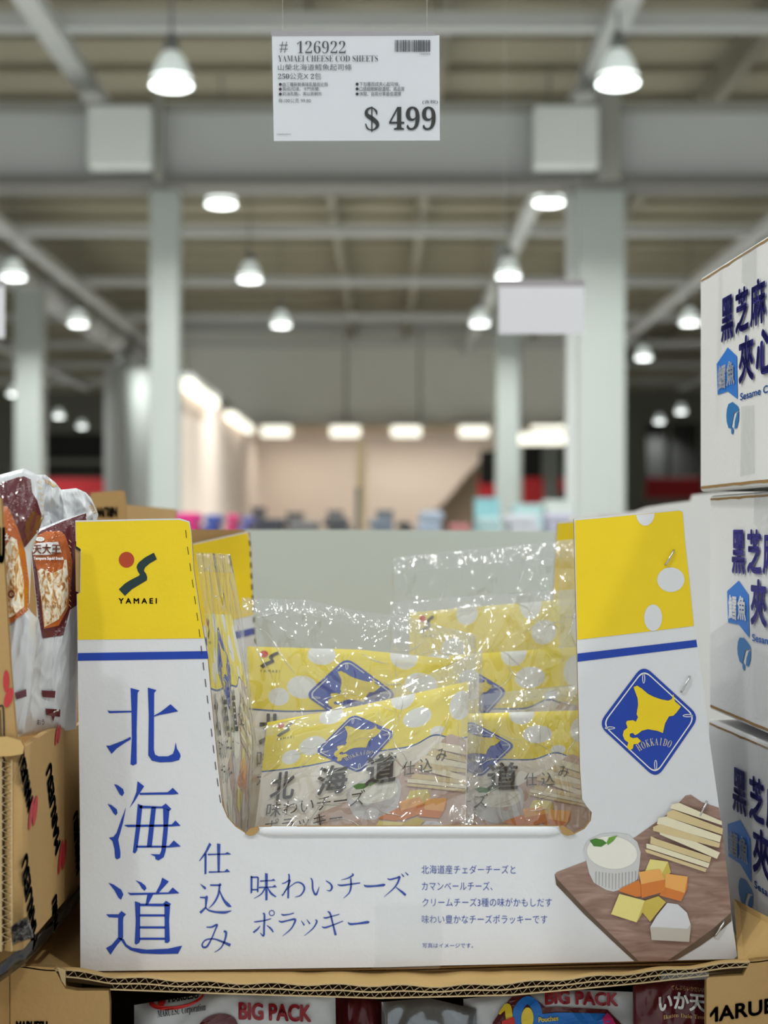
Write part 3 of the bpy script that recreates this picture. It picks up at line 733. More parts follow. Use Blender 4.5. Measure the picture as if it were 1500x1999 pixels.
mp3 = on(pt, 0.0030, 905, 1270, 1938, 2330)
decal('maroon_outline', [[(962, 1992), (985, 1960), (1000, 1944), (1035, 1944), (1058, 1964), (1066, 1972), (1186, 1974), (1222, 2010), (1222, 2040), (955, 2040)]], mp, MAROON, o, 16)
decal('blue_panel', [[(1052, 1984), (1184, 1982), (1208, 2012), (1208, 2040), (1050, 2040)]], mp2, SKY, o, 16)
strokes('number_one', [[(975, 1976, 4), (990, 1962, 12), (994, 1980, 14), (996, 2004, 14)]], mp2, mat('yellow_foil_print', (236, 206, 50), 0.4), o)
strokes('number_zero', [[(1010, 2010, 18), (1012, 1972, 18), (1030, 1954, 16), (1048, 1972, 18), (1050, 2010, 18)]], mp2, SKY, o)
decal('zero_middle', [ellipse(1030, 1990, 12, 22, 24)], mp3, mat('yellow_foil_print', (236, 206, 50)), o)
decal('red_corner', [[(980, 1990), (1004, 1984), (1008, 2010), (980, 2010)]], mp3, RED, o)
text('lettering', 'BIG PACK', (1066, 1942, 1206, 1966), mp2, mat('maroon_print', (150, 26, 40)), o, bold=1.6)
text('lettering', 'Pouches', (1052, 1990, 1090, 1999), mp3, mat('yellow_foil_print', (236, 206, 50)), o, bold=0.4)
decal('pink_star', [[(1176, 1992), (1186, 1980), (1196, 1990), (1204, 2006), (1180, 2006)]], mp3, mat('magenta_print', (206, 40, 110), 0.4), o)
o, pt = lower_bag(1236, 1400, 1925, 1912, 0.975, MAROON, 'maroon snack bag with white lettering beside the right carton post', 5)
mp = on(pt, 0.0014, 1236, 1400, 1918, 2330)
text('lettering', 'いか天', (1288, 1950, 1376, 1982), mp, WHITEPRINT, o, bold=1.2)
text('lettering', serif('Ikaten Daio Tempura'), (1296, 1989, 1398, 1999), mp, mat('gold_print', (214, 178, 120), 0.5), o)
text('lettering', 'てんぷらいかだいおう', (1312, 1936, 1384, 1945), mp, mat('gold_print', (214, 178, 120)), o)

# ================================================================ the white and yellow tray
D1 = 0.95
tray = empty('display_tray', P(798, 1893, D1 + 0.15), 'white and yellow cardboard display tray printed with large blue characters, front and centre', 'display box')
def DM(e): return lambda x, y: P(x, y, D1 - e)
TH = 0.0035
FRONT = [(147, 1016), (200, 1015), (280, 1013), (352, 1012), (370, 1018), (374, 1040), (378, 1110), (390, 1190), (405, 1280), (416, 1400), (426, 1500), (434, 1572), (444, 1596), (460, 1614), (480, 1627), (496, 1629), (503, 1620), (506, 1614),
  (800, 1613), (1094, 1613), (1096, 1622), (1106, 1629), (1122, 1628), (1142, 1618), (1154, 1602), (1156, 1586), (1146, 1574), (1137, 1560), (1133, 1500), (1128, 1300), (1123, 1100), (1121, 1013),
  (1180, 1008), (1250, 1001), (1328, 994), (1335, 998), (1341, 1070), (1347, 1120), (1357, 1222), (1362, 1262), (1374, 1340), (1385, 1440), (1400, 1545), (1413, 1640), (1425, 1760), (1432, 1812), (1440, 1866),
  (1434, 1872), (1100, 1880), (860, 1885), (760, 1888), (400, 1893), (160, 1896), (157, 1890), (156, 1600), (152, 1300), (150, 1160), (156, 1156), (157, 1072), (148, 1066)]
prism('front_panel', FRONT, lambda x, y, b: P(x, y, D1) + Vector((0, b, 0)), TH, [WHITE, KEDGE], tray)
# side walls, floor, rear wall of the tray
zl, zr = 1.2072, 1.2140
xl0, xr0 = P(150, 0, D1).x, P(1434, 0, D1).x
y0 = D1 + TH; y1 = D1 + 0.31
quad_board('side_panel', [P(151, 1030, D1) + Vector((0.0005, TH, 0)), P(158, 1888, D1) + Vector((0.0005, TH, 0)), (P(158, 0, D1).x + 0.0005, y1, zl), (P(151, 0, D1).x + 0.0005, y1, 1.42)], (0.0035, 0, 0), [WHITE], tray)
quad_board('side_panel', [P(1330, 1010, D1) + Vector((0, TH, 0)), P(1434, 1866, D1) + Vector((0, TH, 0)), (P(1434, 0, D1).x, y1, zr), (P(1360, 0, D1).x, y1, 1.40)], (-0.0035, 0, 0), [WHITE], tray)
quad_board('floor_panel', [(xl0 + 0.006, y0, zl), (xr0 - 0.004, y0, zr), (xr0 - 0.004, y1, zr), (xl0 + 0.006, y1, zl)], (0, 0, 0.003), [KRAFT2], tray)
quad_board('rear_panel', [(xl0 + 0.006, y1 - 0.004, zl), (xr0 - 0.006, y1 - 0.004, zr), (xr0 - 0.006, y1 - 0.004, 1.26), (xl0 + 0.006, y1 - 0.004, 1.26)], (0, 0.0035, 0), [KRAFT2], tray)
for k in range(3):                                  # bottom flaps showing below the front panel
    e = 0.0035 + 0.004 * k
    g = G()
    a, b = P(176 + 30 * k, 1897 + 2.5 * k, D1 + e), P(1425 - 26 * k, 1874 + 8.0 * k, D1 + e)
    mid = P(780, 1893 + 5.5 * k, D1 + e)
    pts = [a, a.lerp(mid, 0.5) + Vector((0, 0, -0.0004)), mid, mid.lerp(b, 0.5) + Vector((0, 0, 0.0003)), b]
    vs = []; fs = []
    for i, p_ in enumerate(pts):
        vs += [p_, p_ + Vector((0, 0, 0.0012)), p_ + Vector((0, 0.10, 0)), p_ + Vector((0, 0.10, 0.0012))]
        if i: n = 4 * i; fs += [(n - 4, n, n + 1, n - 3), (n - 4, n - 2, n + 2, n), (n - 3, n + 1, n + 3, n - 1)]
    mk('bottom_flap', vs, fs, KEDGE, tray)
# rolled lip
vs = []; fs = []; nseg = 40
for i in range(nseg + 1):
    x = 502 + (1097 - 502) * i / nseg; e = min(1.0, min(i, nseg - i) / 2 + 0.35)
    c = P(x, 1623, D1); c.y = D1 + 0.0005
    for k in range(10):
        t = 2 * math.pi * k / 10
        vs.append(c + Vector((0, -math.cos(t) * 0.0032 * e, math.sin(t) * 0.0033 * e)))
    if i:
        for k in range(10): fs.append(((i - 1) * 10 + k, i * 10 + k, i * 10 + (k + 1) % 10, (i - 1) * 10 + (k + 1) % 10))
mk('rolled_lip', vs, fs, WHITE, tray, True)
for pts in ([(478, 1628), (488, 1618), (503, 1614), (506, 1620), (498, 1630), (488, 1632)], [(1092, 1615), (1100, 1612), (1116, 1622), (1124, 1628), (1108, 1632), (1098, 1628)]):
    prism('torn_tab', pts, lambda x, y, b: P(x, y, D1 - 0.002) + Vector((0, b, 0)), 0.002, [KRAFT2, KEDGE], tray)
prism('slot_tab', [(147, 1070), (157, 1076), (157, 1158), (148, 1154)], lambda x, y, b: P(x, y, D1 + 0.001) + Vector((0, b, 0)), 0.003, [KRAFT2, KEDGE], tray)
prism('slot_gap', [(147, 1056), (158, 1066), (157, 1076), (148, 1072)], lambda x, y, b: P(x, y, D1 - 0.0002) + Vector((0, b, 0)), 0.0005, [BLACK, BLACK], tray)
# yellow fields and blue stripes
decal('yellow_field', [[(148, 1019), (200, 1018), (280, 1016), (351, 1015), (368, 1020), (373, 1040), (377, 1110), (388, 1185), (399, 1246), (152, 1249), (151, 1160), (157, 1156), (158, 1072), (149, 1066)]], DM(0.0003), YEL, tray)
decal('yellow_field', [[(1123, 1016), (1180, 1011), (1250, 1004), (1327, 997), (1333, 1000), (1339, 1070), (1345, 1120), (1355, 1222), (1240, 1236), (1128, 1249)]], DM(0.0003), YEL, tray)
decal('blue_stripe', [[(152, 1275), (405, 1271), (407, 1286), (152, 1290)]], DM(0.0003), BLU, tray)
decal('blue_stripe', [[(1128, 1276), (1360, 1249), (1362, 1263), (1128, 1292)]], DM(0.0003), BLU, tray)
zs = 3.409
def Z8(p): return zoomed(p, 1060, 960, zs)
top_at = lambda x: 1016 - (x - 1123) * (19.0 / 204)
for cx, cy, rx, ry in ((683, 140, 62, 86), (853, 585, 91, 82), (735, 838, 60, 88)):
    e = [(x, max(y, top_at(x) + 0.5)) for x, y in Z8(ellipse(cx, cy, rx, ry, 40))]
    decal('white_dot', [e], DM(0.0005), WHITE, tray)
# emblem: sun and mountain path
z4 = lambda p: zoomed(p, 130, 980, 3.843)
decal('sun_mark', [z4(ellipse(450, 433, 58, 59, 40))], DM(0.0005), REDB, tray)
WAVE = [(392, 655), (440, 610), (480, 585), (520, 565), (545, 552), (550, 545), (535, 520), (525, 490), (530, 472), (545, 450), (590, 415), (655, 380), (667, 405), (678, 430), (625, 460), (590, 490), (580, 515), (598, 540), (606, 565), (603, 587), (540, 625), (490, 655), (438, 705)]
decal('path_mark', [z4(WAVE)], DM(0.0005), DKG, tray)
text('lettering', 'Y A M A E I', (232, 1168, 306, 1178), DM(0.0005), DKG, tray, bold=0.5)
# large characters
K1 = [[(480, 1395), (547, 1413), (533, 1430), (526, 1700), (526, 1962), (500, 1977), (480, 1968), (490, 1770), (487, 1560)],
      [(307, 1563), (330, 1568), (487, 1566), (487, 1578), (330, 1584), (318, 1582)],
      [(297, 1828), (325, 1828), (420, 1792), (480, 1762), (483, 1780), (440, 1805), (375, 1850), (338, 1890)],
      [(610, 1393), (675, 1411), (657, 1432), (655, 1860), (664, 1895), (690, 1908), (760, 1908), (798, 1890), (810, 1855), (820, 1803), (828, 1850), (850, 1885), (856, 1905), (845, 1935), (790, 1950), (700, 1953), (640, 1940), (613, 1900), (617, 1600)],
      [(657, 1602), (705, 1575), (745, 1545), (780, 1517), (838, 1570), (760, 1586), (700, 1597), (657, 1610)]]
K2 = [[(357, 272), (385, 280), (425, 310), (433, 340), (418, 362), (400, 350), (378, 310)], [(308, 422), (335, 428), (378, 462), (383, 490), (370, 508), (352, 490), (330, 452)],
      [(447, 443), (425, 560), (400, 650), (388, 690), (398, 740), (405, 790), (403, 825), (380, 838), (365, 825), (360, 760), (345, 700), (318, 675), (352, 668), (375, 640), (410, 540)],
      [(533, 250), (583, 288), (565, 315), (545, 345), (512, 400), (472, 452), (500, 395), (525, 330)],
      [(548, 338), (760, 333), (798, 300), (843, 345), (800, 350), (550, 353)], [(535, 420), (570, 432), (553, 600), (530, 770), (515, 792), (498, 785), (520, 600)],
      [(545, 433), (715, 440), (745, 418), (787, 458), (770, 475), (740, 454), (550, 454)],
      [(725, 450), (772, 465), (757, 650), (745, 770), (730, 820), (690, 845), (668, 835), (665, 815), (628, 798), (700, 800), (712, 770), (728, 600)],
      [(637, 445), (672, 445), (640, 742), (603, 742)], [(430, 580), (460, 577), (790, 575), (818, 545), (857, 585), (790, 590), (460, 595)], [(525, 734), (770, 735), (805, 695), (858, 740), (770, 748), (525, 749)]]
K3 = [[(315, 1013), (350, 1025), (410, 1065), (427, 1100), (410, 1140), (390, 1125), (360, 1070)], [(297, 1250), (390, 1250), (412, 1225), (447, 1250), (428, 1270), (425, 1290), (425, 1425), (400, 1440), (387, 1425), (388, 1275), (320, 1272)],
      [(385, 1425), (425, 1430), (380, 1480), (330, 1553), (297, 1503), (340, 1478)], [(400, 1430), (428, 1435), (450, 1475), (490, 1500), (600, 1515), (760, 1508), (868, 1485), (838, 1545), (700, 1548), (560, 1543), (480, 1520), (440, 1490)],
      [(515, 993), (560, 1010), (592, 1035), (600, 1055), (585, 1073), (565, 1055), (545, 1020)], [(718, 975), (768, 1003), (690, 1090), (670, 1088), (705, 1020)],
      [(457, 1085), (480, 1090), (765, 1085), (797, 1048), (848, 1092), (770, 1097), (480, 1106)], [(607, 1100), (652, 1100), (610, 1178), (593, 1178)],
      [(513, 1152), (553, 1165), (552, 1450), (545, 1465), (520, 1477), (512, 1465), (520, 1300)], [(550, 1170), (725, 1170), (747, 1148), (785, 1172), (765, 1190), (550, 1188)],
      [(735, 1170), (778, 1180), (770, 1300), (775, 1450), (760, 1465), (738, 1462)]] + [[(548, y), (740, y), (740, y + 16), (548, y + 16)] for y in (1250, 1340, 1425)]
z5 = lambda p: zoomed(p, 130, 1460, 3.846)
strokes('large_character', [z4(s) for s in K1], DM(0.0004), BLU, tray)
strokes('large_character', [z5(s) for s in K2], DM(0.0004), BLU, tray)
strokes('large_character', [z5(s) for s in K3], DM(0.0004), BLU, tray)
S1 = [[(1072, 712), (1088, 725), (1045, 800), (1000, 850), (995, 848), (1040, 780)], [(1036, 795), (1052, 795), (1050, 945), (1036, 950)], [(1130, 718), (1155, 722), (1150, 935), (1135, 935)],
      [(1060, 795), (1190, 793), (1208, 782), (1238, 800), (1060, 806)], [(1068, 927), (1185, 927), (1205, 908), (1230, 932), (1068, 938)]]
S2 = [[(1000, 1018), (1045, 1045), (1048, 1060), (1035, 1062)], [(1000, 1118), (1040, 1118), (1055, 1108), (1062, 1120), (1050, 1200), (1040, 1200), (1040, 1130), (1005, 1128)], [(1040, 1195), (1052, 1200), (1010, 1245), (997, 1232)],
      [(1045, 1200, 8), (1070, 1220, 12), (1120, 1232, 14), (1190, 1235, 18), (1240, 1222, 3)], [(1078, 1025), (1140, 1025), (1155, 1015), (1165, 1030), (1150, 1038), (1078, 1036)],
      [(1150, 1030, 14), (1140, 1100, 14), (1110, 1160, 12), (1068, 1205, 3)], [(1148, 1070, 6), (1180, 1140, 16), (1215, 1180, 24), (1238, 1192, 4)]]
S3 = [[(1050, 1345, 6), (1090, 1345, 12), (1130, 1328, 14), (1115, 1370, 10), (1090, 1430, 10), (1055, 1490, 14), (1025, 1495, 14), (1020, 1470, 10), (1050, 1440, 10), (1110, 1435, 10), (1180, 1460, 16), (1230, 1482, 22)],
      [(1180, 1378, 14), (1198, 1385, 16), (1190, 1440, 12), (1160, 1500, 9), (1110, 1535, 3)]]
for S in (S1, S2, S3): strokes('small_character', [z5(s) for s in S], DM(0.0004), BLU2, tray)
T1 = [[(122, 458), (138, 462), (136, 595), (122, 602)], [(125, 463), (180, 463), (186, 475), (125, 475)], [(178, 465), (190, 470), (186, 590), (174, 590)], [(130, 565), (180, 565), (180, 575), (130, 575)],
      [(240, 435), (262, 440), (260, 655), (243, 657)], [(200, 495), (290, 492), (310, 482), (325, 497), (200, 505)], [(190, 547), (300, 545), (320, 530), (335, 550), (190, 558)], [(240, 555, 12), (210, 605, 9), (150, 642, 3)], [(262, 555, 6), (290, 600, 16), (330, 628, 8)],
      [(428, 445, 8), (437, 460, 12), (430, 560, 14), (428, 640, 14)], [(378, 520, 6), (400, 515, 8), (445, 495, 10), (400, 590, 9), (378, 618, 14)], [(395, 590, 6), (450, 540, 6), (500, 510, 9), (545, 525, 13), (560, 565, 14), (530, 615, 10), (482, 630, 3)],
      [(612, 475, 8), (625, 500, 12), (630, 570, 13), (655, 610, 16), (682, 545, 3)], [(735, 497, 6), (770, 520, 12), (785, 550, 16), (770, 578, 10), (740, 575, 3)],
      [(948, 438, 4), (955, 452, 14), (910, 478, 8), (860, 490, 3)], [(830, 527, 5), (860, 535, 13), (940, 525, 11), (1015, 515, 8)], [(938, 475, 10), (940, 540, 14), (925, 595, 10), (878, 640, 3)],
      [(1045, 530, 5), (1065, 542, 16), (1140, 540, 14), (1205, 532, 20), (1215, 535, 6)], [(1235, 480, 5), (1260, 487, 12), (1310, 475, 12), (1335, 470, 16), (1300, 545, 11), (1210, 628, 3)], [(1305, 550, 5), (1350, 585, 16), (1385, 615, 18)],
      [(1350, 440, 4), (1370, 465, 12)], [(1380, 428, 4), (1405, 452, 12)]]
T2 = [[(150, 832, 5), (175, 830, 10), (240, 820, 9), (290, 805, 6)], [(222, 765, 8), (235, 775, 14), (232, 880, 14), (228, 945, 14), (200, 920, 4)], [(200, 865, 5), (180, 890, 12), (145, 918, 14)], [(255, 860, 5), (285, 885, 14), (308, 915, 10)],
      [(x, y, 6) for x, y in ellipse(295, 760, 21, 21, 16)] + [(316, 760, 6)], [(372, 768, 5), (390, 776, 12), (440, 770, 8), (475, 760, 8)], [(352, 822, 5), (375, 832, 13), (430, 820, 11), (485, 812, 16), (470, 860, 12), (440, 900, 9), (382, 948, 3)],
      [(535, 822, 4), (560, 860, 12)], [(580, 812, 4), (605, 848, 12)], [(648, 815, 6), (662, 830, 12), (630, 885, 9), (560, 945, 3)], [(715, 795, 5), (735, 800, 12), (790, 785, 8), (845, 770, 6)], [(702, 870, 5), (730, 878, 13), (800, 855, 9), (875, 825, 6)],
      [(748, 748, 6), (770, 765, 14), (795, 860, 13), (815, 940, 18)], [(915, 835, 5), (935, 850, 16), (1000, 845, 14), (1075, 835, 20), (1085, 838, 6)]]
zt = lambda p: zoomed(p, 460, 1600, 4.1667)
strokes('lettering', [zt(s) for s in T1], DM(0.0004), BLU2, tray)
strokes('lettering', [zt(s) for s in T2], DM(0.0004), BLU2, tray)
for s, r in (('北海道産チェダーチーズと', (823, 1689, 1007, 1706)), ('カマンベールチーズ、', (824, 1721, 962, 1738)), ('クリームチーズ3種の味がかもしだす', (825, 1753, 1078, 1770)), ('味わい豊かなチーズポラッキーです', (824, 1786, 1069, 1803)), ('写真はイメージです。', (825, 1841, 924, 1850.5))):
    text('lettering', s, r, DM(0.0004), BLU2, tray, off=-0.006 if r[1] < 1830 else 0.0)
# diamond emblem with the island
def rounded(pts, r, n=6):
    out = []
    for i, p in enumerate(pts):
        a, b = Vector(pts[i - 1]) - Vector(p), Vector(pts[(i + 1) % len(pts)]) - Vector(p)
        a, b = Vector(p) + a.normalized() * r, Vector(p) + b.normalized() * r
        for k in range(n + 1):
            t = k / n; q = a * (1 - t) ** 2 + Vector(p) * 2 * t * (1 - t) + b * t * t; out.append((q.x, q.y))
    return out
DIA = [(668, 1150), (1045, 1495), (757, 1912), (368, 1550)]
ctr = (708, 1530)
def shrink(pts, k): return [(ctr[0] + (p[0] - ctr[0]) * k, ctr[1] + (p[1] - ctr[1]) * k) for p in pts]
ISLE = [(605, 1300), (628, 1290), (660, 1310), (700, 1345), (740, 1365), (790, 1382), (835, 1390), (860, 1380), (870, 1345), (880, 1395), (905, 1415), (920, 1430), (890, 1470), (870, 1490), (840, 1495), (815, 1540), (800, 1605), (760, 1590), (700, 1580), (660, 1590), (635, 1610), (615, 1620), (600, 1605), (580, 1610), (580, 1630), (600, 1640), (630, 1635), (655, 1660), (630, 1678), (605, 1680), (600, 1710), (575, 1720), (560, 1700), (570, 1670), (545, 1650), (533, 1620), (540, 1590), (565, 1570), (555, 1540), (560, 1525), (600, 1520), (620, 1530), (635, 1500), (625, 1480), (635, 1420), (632, 1375)]
def diamond(parent, f, lay, islem, maxlen=None):
    """f: drawing (zoomed) coordinates -> sheet coordinates; lay(e): sheet map at height e"""
    o = decal('diamond_emblem', [[f(p) for p in rounded(DIA, 75)]], lay(0.0004), BLU, parent, maxlen)
    a = [f(p) for p in rounded(shrink(DIA, 0.925), 65)]; b = [f(p) for p in rounded(shrink(DIA, 0.895), 62)]
    vs = a + b; n = len(a)
    fs = orient(vs, [(i, (i + 1) % n, n + (i + 1) % n, n + i) for i in range(n)])
    WM[o] = WM[parent]
    mk('white_outline', [lay(0.0007)(*p) for p in vs], fs, WHITEPRINT, o)
    decal('island_shape', [[f(p) for p in ISLE]], lay(0.0008), islem, o, maxlen)
    for cx, cy, rx, ry in ((672, 1242, 10, 34), (448, 1572, 34, 10), (966, 1490, 34, 10), (752, 1818, 10, 34)):
        el = [f(p) for p in ellipse(cx, cy, rx, ry, 20)]; ei = [f(p) for p in ellipse(cx, cy, max(5, rx - 5), max(5, ry - 5), 20)]
        mk('leaf_loop', [lay(0.0007)(*p) for p in el + ei], orient(el + ei, [(i, (i + 1) % 20, 20 + (i + 1) % 20, 20 + i) for i in range(20)]), WHITEPRINT, o)
    vs = []; fs = []
    for k, ch in enumerate('HOKKAIDO'):
        t = k / 7; cx = 640 + t * 205; cy = 1722 - 60 * math.sin(math.pi * (0.16 + 0.62 * t)) - 14 * t + 8
        w = 24 if ch != 'I' else 11
        ang = -0.55 + t * 0.95
        a_, f_ = fit(serif(ch), (-w / 2, -24, w / 2, 24), -0.008)
        a_ = [f((cx + x * math.cos(ang) - y * math.sin(ang), cy + x * math.sin(ang) + y * math.cos(ang))) for x, y in a_]
        n0 = len(vs); vs += a_; fs += [tuple(i + n0 for i in q) for q in orient(a_, f_)]
    mk('lettering', [lay(0.0008)(*p) for p in vs], fs, mat('pale_gold_print', (214, 204, 176), 0.5), o)
    return o
diamond(tray, lambda p: Z8([p])[0], DM, YEL)
# printed food picture
FOOD = [('wood_board_picture', [[(80, 705), (95, 690), (280, 620), (450, 540), (620, 455), (850, 290), (950, 182), (985, 175), (1060, 225), (1172, 262), (1195, 390), (1206, 500), (1222, 640), (1240, 800), (1254, 960), (1258, 1015), (1150, 1110), (1050, 1180), (900, 1270), (860, 1283), (610, 1283), (480, 1165), (280, 975), (90, 775)]], BOARDPR),
 ('board_edge_picture', [[(1254, 960), (1258, 1015), (1150, 1110), (1050, 1180), (900, 1270), (830, 1280), (1000, 1165), (1130, 1070)], [(80, 705), (90, 775), (280, 975), (610, 1283), (640, 1283), (305, 960), (98, 738)]], BOARDED),
 ('ramekin_picture', [[(272, 540), (300, 480), (380, 440), (470, 428), (570, 440), (630, 490), (652, 560), (645, 640), (630, 740), (560, 795), (470, 820), (420, 808), (340, 760), (310, 700)]], 'ramekin'),
 ('ramekin_rib_picture', [[(x, 700 + abs(x - 470) * -0.12 + 0), (x + 9, 700 + abs(x - 470) * -0.12), (x + 6, 808 - abs(x - 470) * 0.32), (x + 1, 808 - abs(x - 470) * 0.32)] for x in range(350, 640, 22)], 'ramshade'),
 ('cream_picture', [ellipse(462, 560, 168, 108, 36, 0, 0.12)], 'cream'),
 ('leaf_picture', [[(312, 480), (350, 465), (400, 475), (427, 497), (390, 522), (340, 518)]], 'leaf'), ('leaf_picture', [[(425, 497), (440, 460), (498, 446), (472, 482), (435, 510)]], 'leaf2'),
 ('cheese_cube_picture', [[(515, 800), (640, 742), (690, 850), (620, 855), (510, 818)]], 'oside'),
 ('cheese_cube_picture', [[(715, 605), (835, 620), (850, 690), (810, 745), (680, 690)]], 'ytop'), ('cheese_cube_picture', [[(835, 620), (852, 690), (810, 750), (795, 700)]], 'yside'),
 ('cheese_cube_picture', [[(820, 700), (965, 720), (945, 830), (810, 790)]], 'otop'), ('cheese_cube_picture', [[(810, 790), (945, 830), (966, 722), (962, 800), (920, 885), (775, 845)]], 'oside'),
 ('cheese_cube_picture', [[(640, 690), (780, 670), (812, 740), (655, 772)]], 'otop'), ('cheese_cube_picture', [[(655, 772), (812, 740), (815, 820), (660, 862)]], 'oside'),
 ('cheese_cube_picture', [[(680, 880), (770, 850), (820, 890), (715, 1020), (665, 960)]], 'yside'), ('cheese_cube_picture', [[(510, 835), (680, 880), (625, 1025), (455, 970)]], 'ytop'), ('cheese_cube_picture', [[(680, 880), (672, 945), (628, 1025), (640, 985)]], 'yside'),
 ('camembert_picture', [[(830, 895), (900, 905), (960, 960), (985, 1040), (965, 1068), (715, 1056), (760, 980)]], 'camtop'), ('camembert_picture', [[(715, 1056), (965, 1068), (988, 1040), (975, 1155), (725, 1142)]], 'camside'),
 ('cheese_stick_picture', [[(860, 240), (910, 230), (1050, 290), (1193, 352), (1193, 378), (850, 265)], [(770, 330), (820, 320), (1190, 450), (1180, 492), (760, 370)], [(775, 395), (820, 400), (1180, 560), (1160, 602), (780, 440)], [(690, 500), (740, 510), (1112, 632), (1100, 662), (690, 530)]], 'stick'),
 ('cheese_stick_picture', [[(830, 290), (870, 275), (1200, 400), (1196, 440), (825, 322)], [(735, 390), (780, 370), (1182, 498), (1172, 528), (735, 415)], [(720, 450), (760, 470), (1122, 590), (1112, 628), (715, 500)], [(680, 540), (700, 540), (1092, 668), (1082, 690), (690, 560)]], 'stick2')]
zf = lambda p: zoomed(p, 1060, 1500, 3.409)
for i, (nm_, polys, m) in enumerate(FOOD):
    mm = FOODM[m] if isinstance(m, str) else m
    decal(nm_, [zf(q) for q in polys], DM(0.0003 + 0.00012 * i), mm, tray)
# staples, perforation, tape
for (xa_, ya_), (xb_, yb_) in (((870, 390), (815, 485)), ((975, 1230), (920, 1330)), ((1090, 1840 + 220), (1035, 1840 + 320)), ((1205, 1840 + 1015), (1140, 1840 + 1115))):
    a, b = Z8([(xa_, ya_), (xb_, yb_)])
    pa, pb = P(a[0], a[1], D1), P(b[0], b[1], D1); up = Vector((0, -0.0016, 0))
    G().tube([pa + Vector((0, 0.002, 0)), pa + up * 0.8, pa.lerp(pb, 0.12) + up * 1.5, pa.lerp(pb, 0.88) + up * 1.5, pb + up * 0.8, pb + Vector((0, 0.002, 0))], 0.0007, 8).build('staple', STEEL, tray, True)
for path in ([(361, 1018), (365, 1060), (378, 1150), (389, 1230), (396, 1290), (412, 1420), (424, 1520), (432, 1575)],):
    k = 0.03
    while k < 0.97:
        a, b = lerp_path(path, k), lerp_path(path, k + 0.028)
        prism('perforation', [(a[0] - 0.7, a[1]), (a[0] + 0.7, a[1]), (b[0] + 0.7, b[1]), (b[0] - 0.7, b[1])], lambda x, y, b: P(x, y, D1 - 0.0004) + Vector((0, b, 0)), 0.0002, [DARKK_SHADE, DARKK_SHADE], tray)
        k += 0.058
vs = []; fs = []
rows = [(1764, 0.0012), (1800, 0.0016), (1850, 0.0013), (1886, 0.0016), (1891, 0.001), (1893, -0.012)]
for j, (y, e) in enumerate(rows):
    for i in range(13):
        x = 730 + 130 * i / 12 + (5 * math.sin(j) if i in (0, 12) else 0)
        vs.append(P(x, y, D1 - e - 0.0006 * noise.noise(Vector((i * 0.9, j * 1.7, 3)))))
for j in range(5):
    for i in range(12): fs.append((j * 13 + i, (j + 1) * 13 + i, (j + 1) * 13 + i + 1, j * 13 + i + 1))
mk('clear_tape', vs, fs, TAPE, tray, True)

# ================================================================ packs inside the tray
def pack_material():
    m = bpy.data.materials.new('cheese_pack_print'); m.use_nodes = True; nt = m.node_tree; b = nt.nodes['Principled BSDF']
    uv = nt.nodes.new('ShaderNodeUVMap'); sp = nt.nodes.new('ShaderNodeSeparateXYZ'); nt.links.new(uv.outputs[0], sp.inputs[0])
    def M(op, a, bb=None, c=None):
        n = nt.nodes.new('ShaderNodeMath'); n.operation = op
        for i, q in enumerate((a, bb, c)):
            if q is None: continue
            if isinstance(q, (int, float)): n.inputs[i].default_value = q
            else: nt.links.new(q, n.inputs[i])
        return n.outputs[0]
    U = M('MULTIPLY', sp.outputs[0], 400.0); V = M('MULTIPLY', M('SUBTRACT', 1.0, sp.outputs[1]), 430.0)
    d = M('DIVIDE', M('SUBTRACT', U, 335.0), 30.0); g = M('POWER', 2.71828, M('MULTIPLY', M('MULTIPLY', d, d), -1.0))
    line = M('ADD', M('SUBTRACT', 98.0, M('MULTIPLY', g, 16.0)), M('MULTIPLY', M('SINE', M('DIVIDE', U, 45.0)), 3.0))
    yel = M('LESS_THAN', V, line)
    dots = None
    for cx, cy, rx, ry in ((270, 3, 24, 22), (300, 46, 28, 18), (385, 40, 22, 26), (95, 62, 26, 18), (55, 78, 18, 14), (128, 10, 24, 16), (340, 78, 14, 9)):
        a = M('DIVIDE', M('SUBTRACT', U, cx), rx); c = M('DIVIDE', M('SUBTRACT', V, cy), ry)
        q = M('LESS_THAN', M('ADD', M('MULTIPLY', a, a), M('MULTIPLY', c, c)), 1.0)
        dots = q if dots is None else M('MAXIMUM', dots, q)
    edge = M('LESS_THAN', M('ABSOLUTE', M('SUBTRACT', V, line)), 1.4)
    def mix(f, A, B):
        n = nt.nodes.new('ShaderNodeMix'); n.data_type = 'RGBA'; nt.links.new(f, n.inputs[0])
        for i, q in ((6, A), (7, B)):
            if isinstance(q, tuple): n.inputs[i].default_value = q
            else: nt.links.new(q, n.inputs[i])
        return n.outputs[2]
    nz = nt.nodes.new('ShaderNodeTexNoise'); nz.inputs['Scale'].default_value = 9; nt.links.new(uv.outputs[0], nz.inputs['Vector'])
    cream = mix(nz.outputs[0], rgb((240, 230, 212)), rgb((250, 247, 240)))
    c = mix(yel, cream, rgb((252, 230, 78))); c = mix(M('MULTIPLY', dots, yel), c, rgb((240, 240, 236))); c = mix(edge, c, rgb((40, 90, 160)))
    nt.links.new(c, b.inputs['Base Color']); b.inputs['Roughness'].default_value = 0.3; b.inputs['Coat Weight'].default_value = 0.3
    return m
PACKM = pack_material()
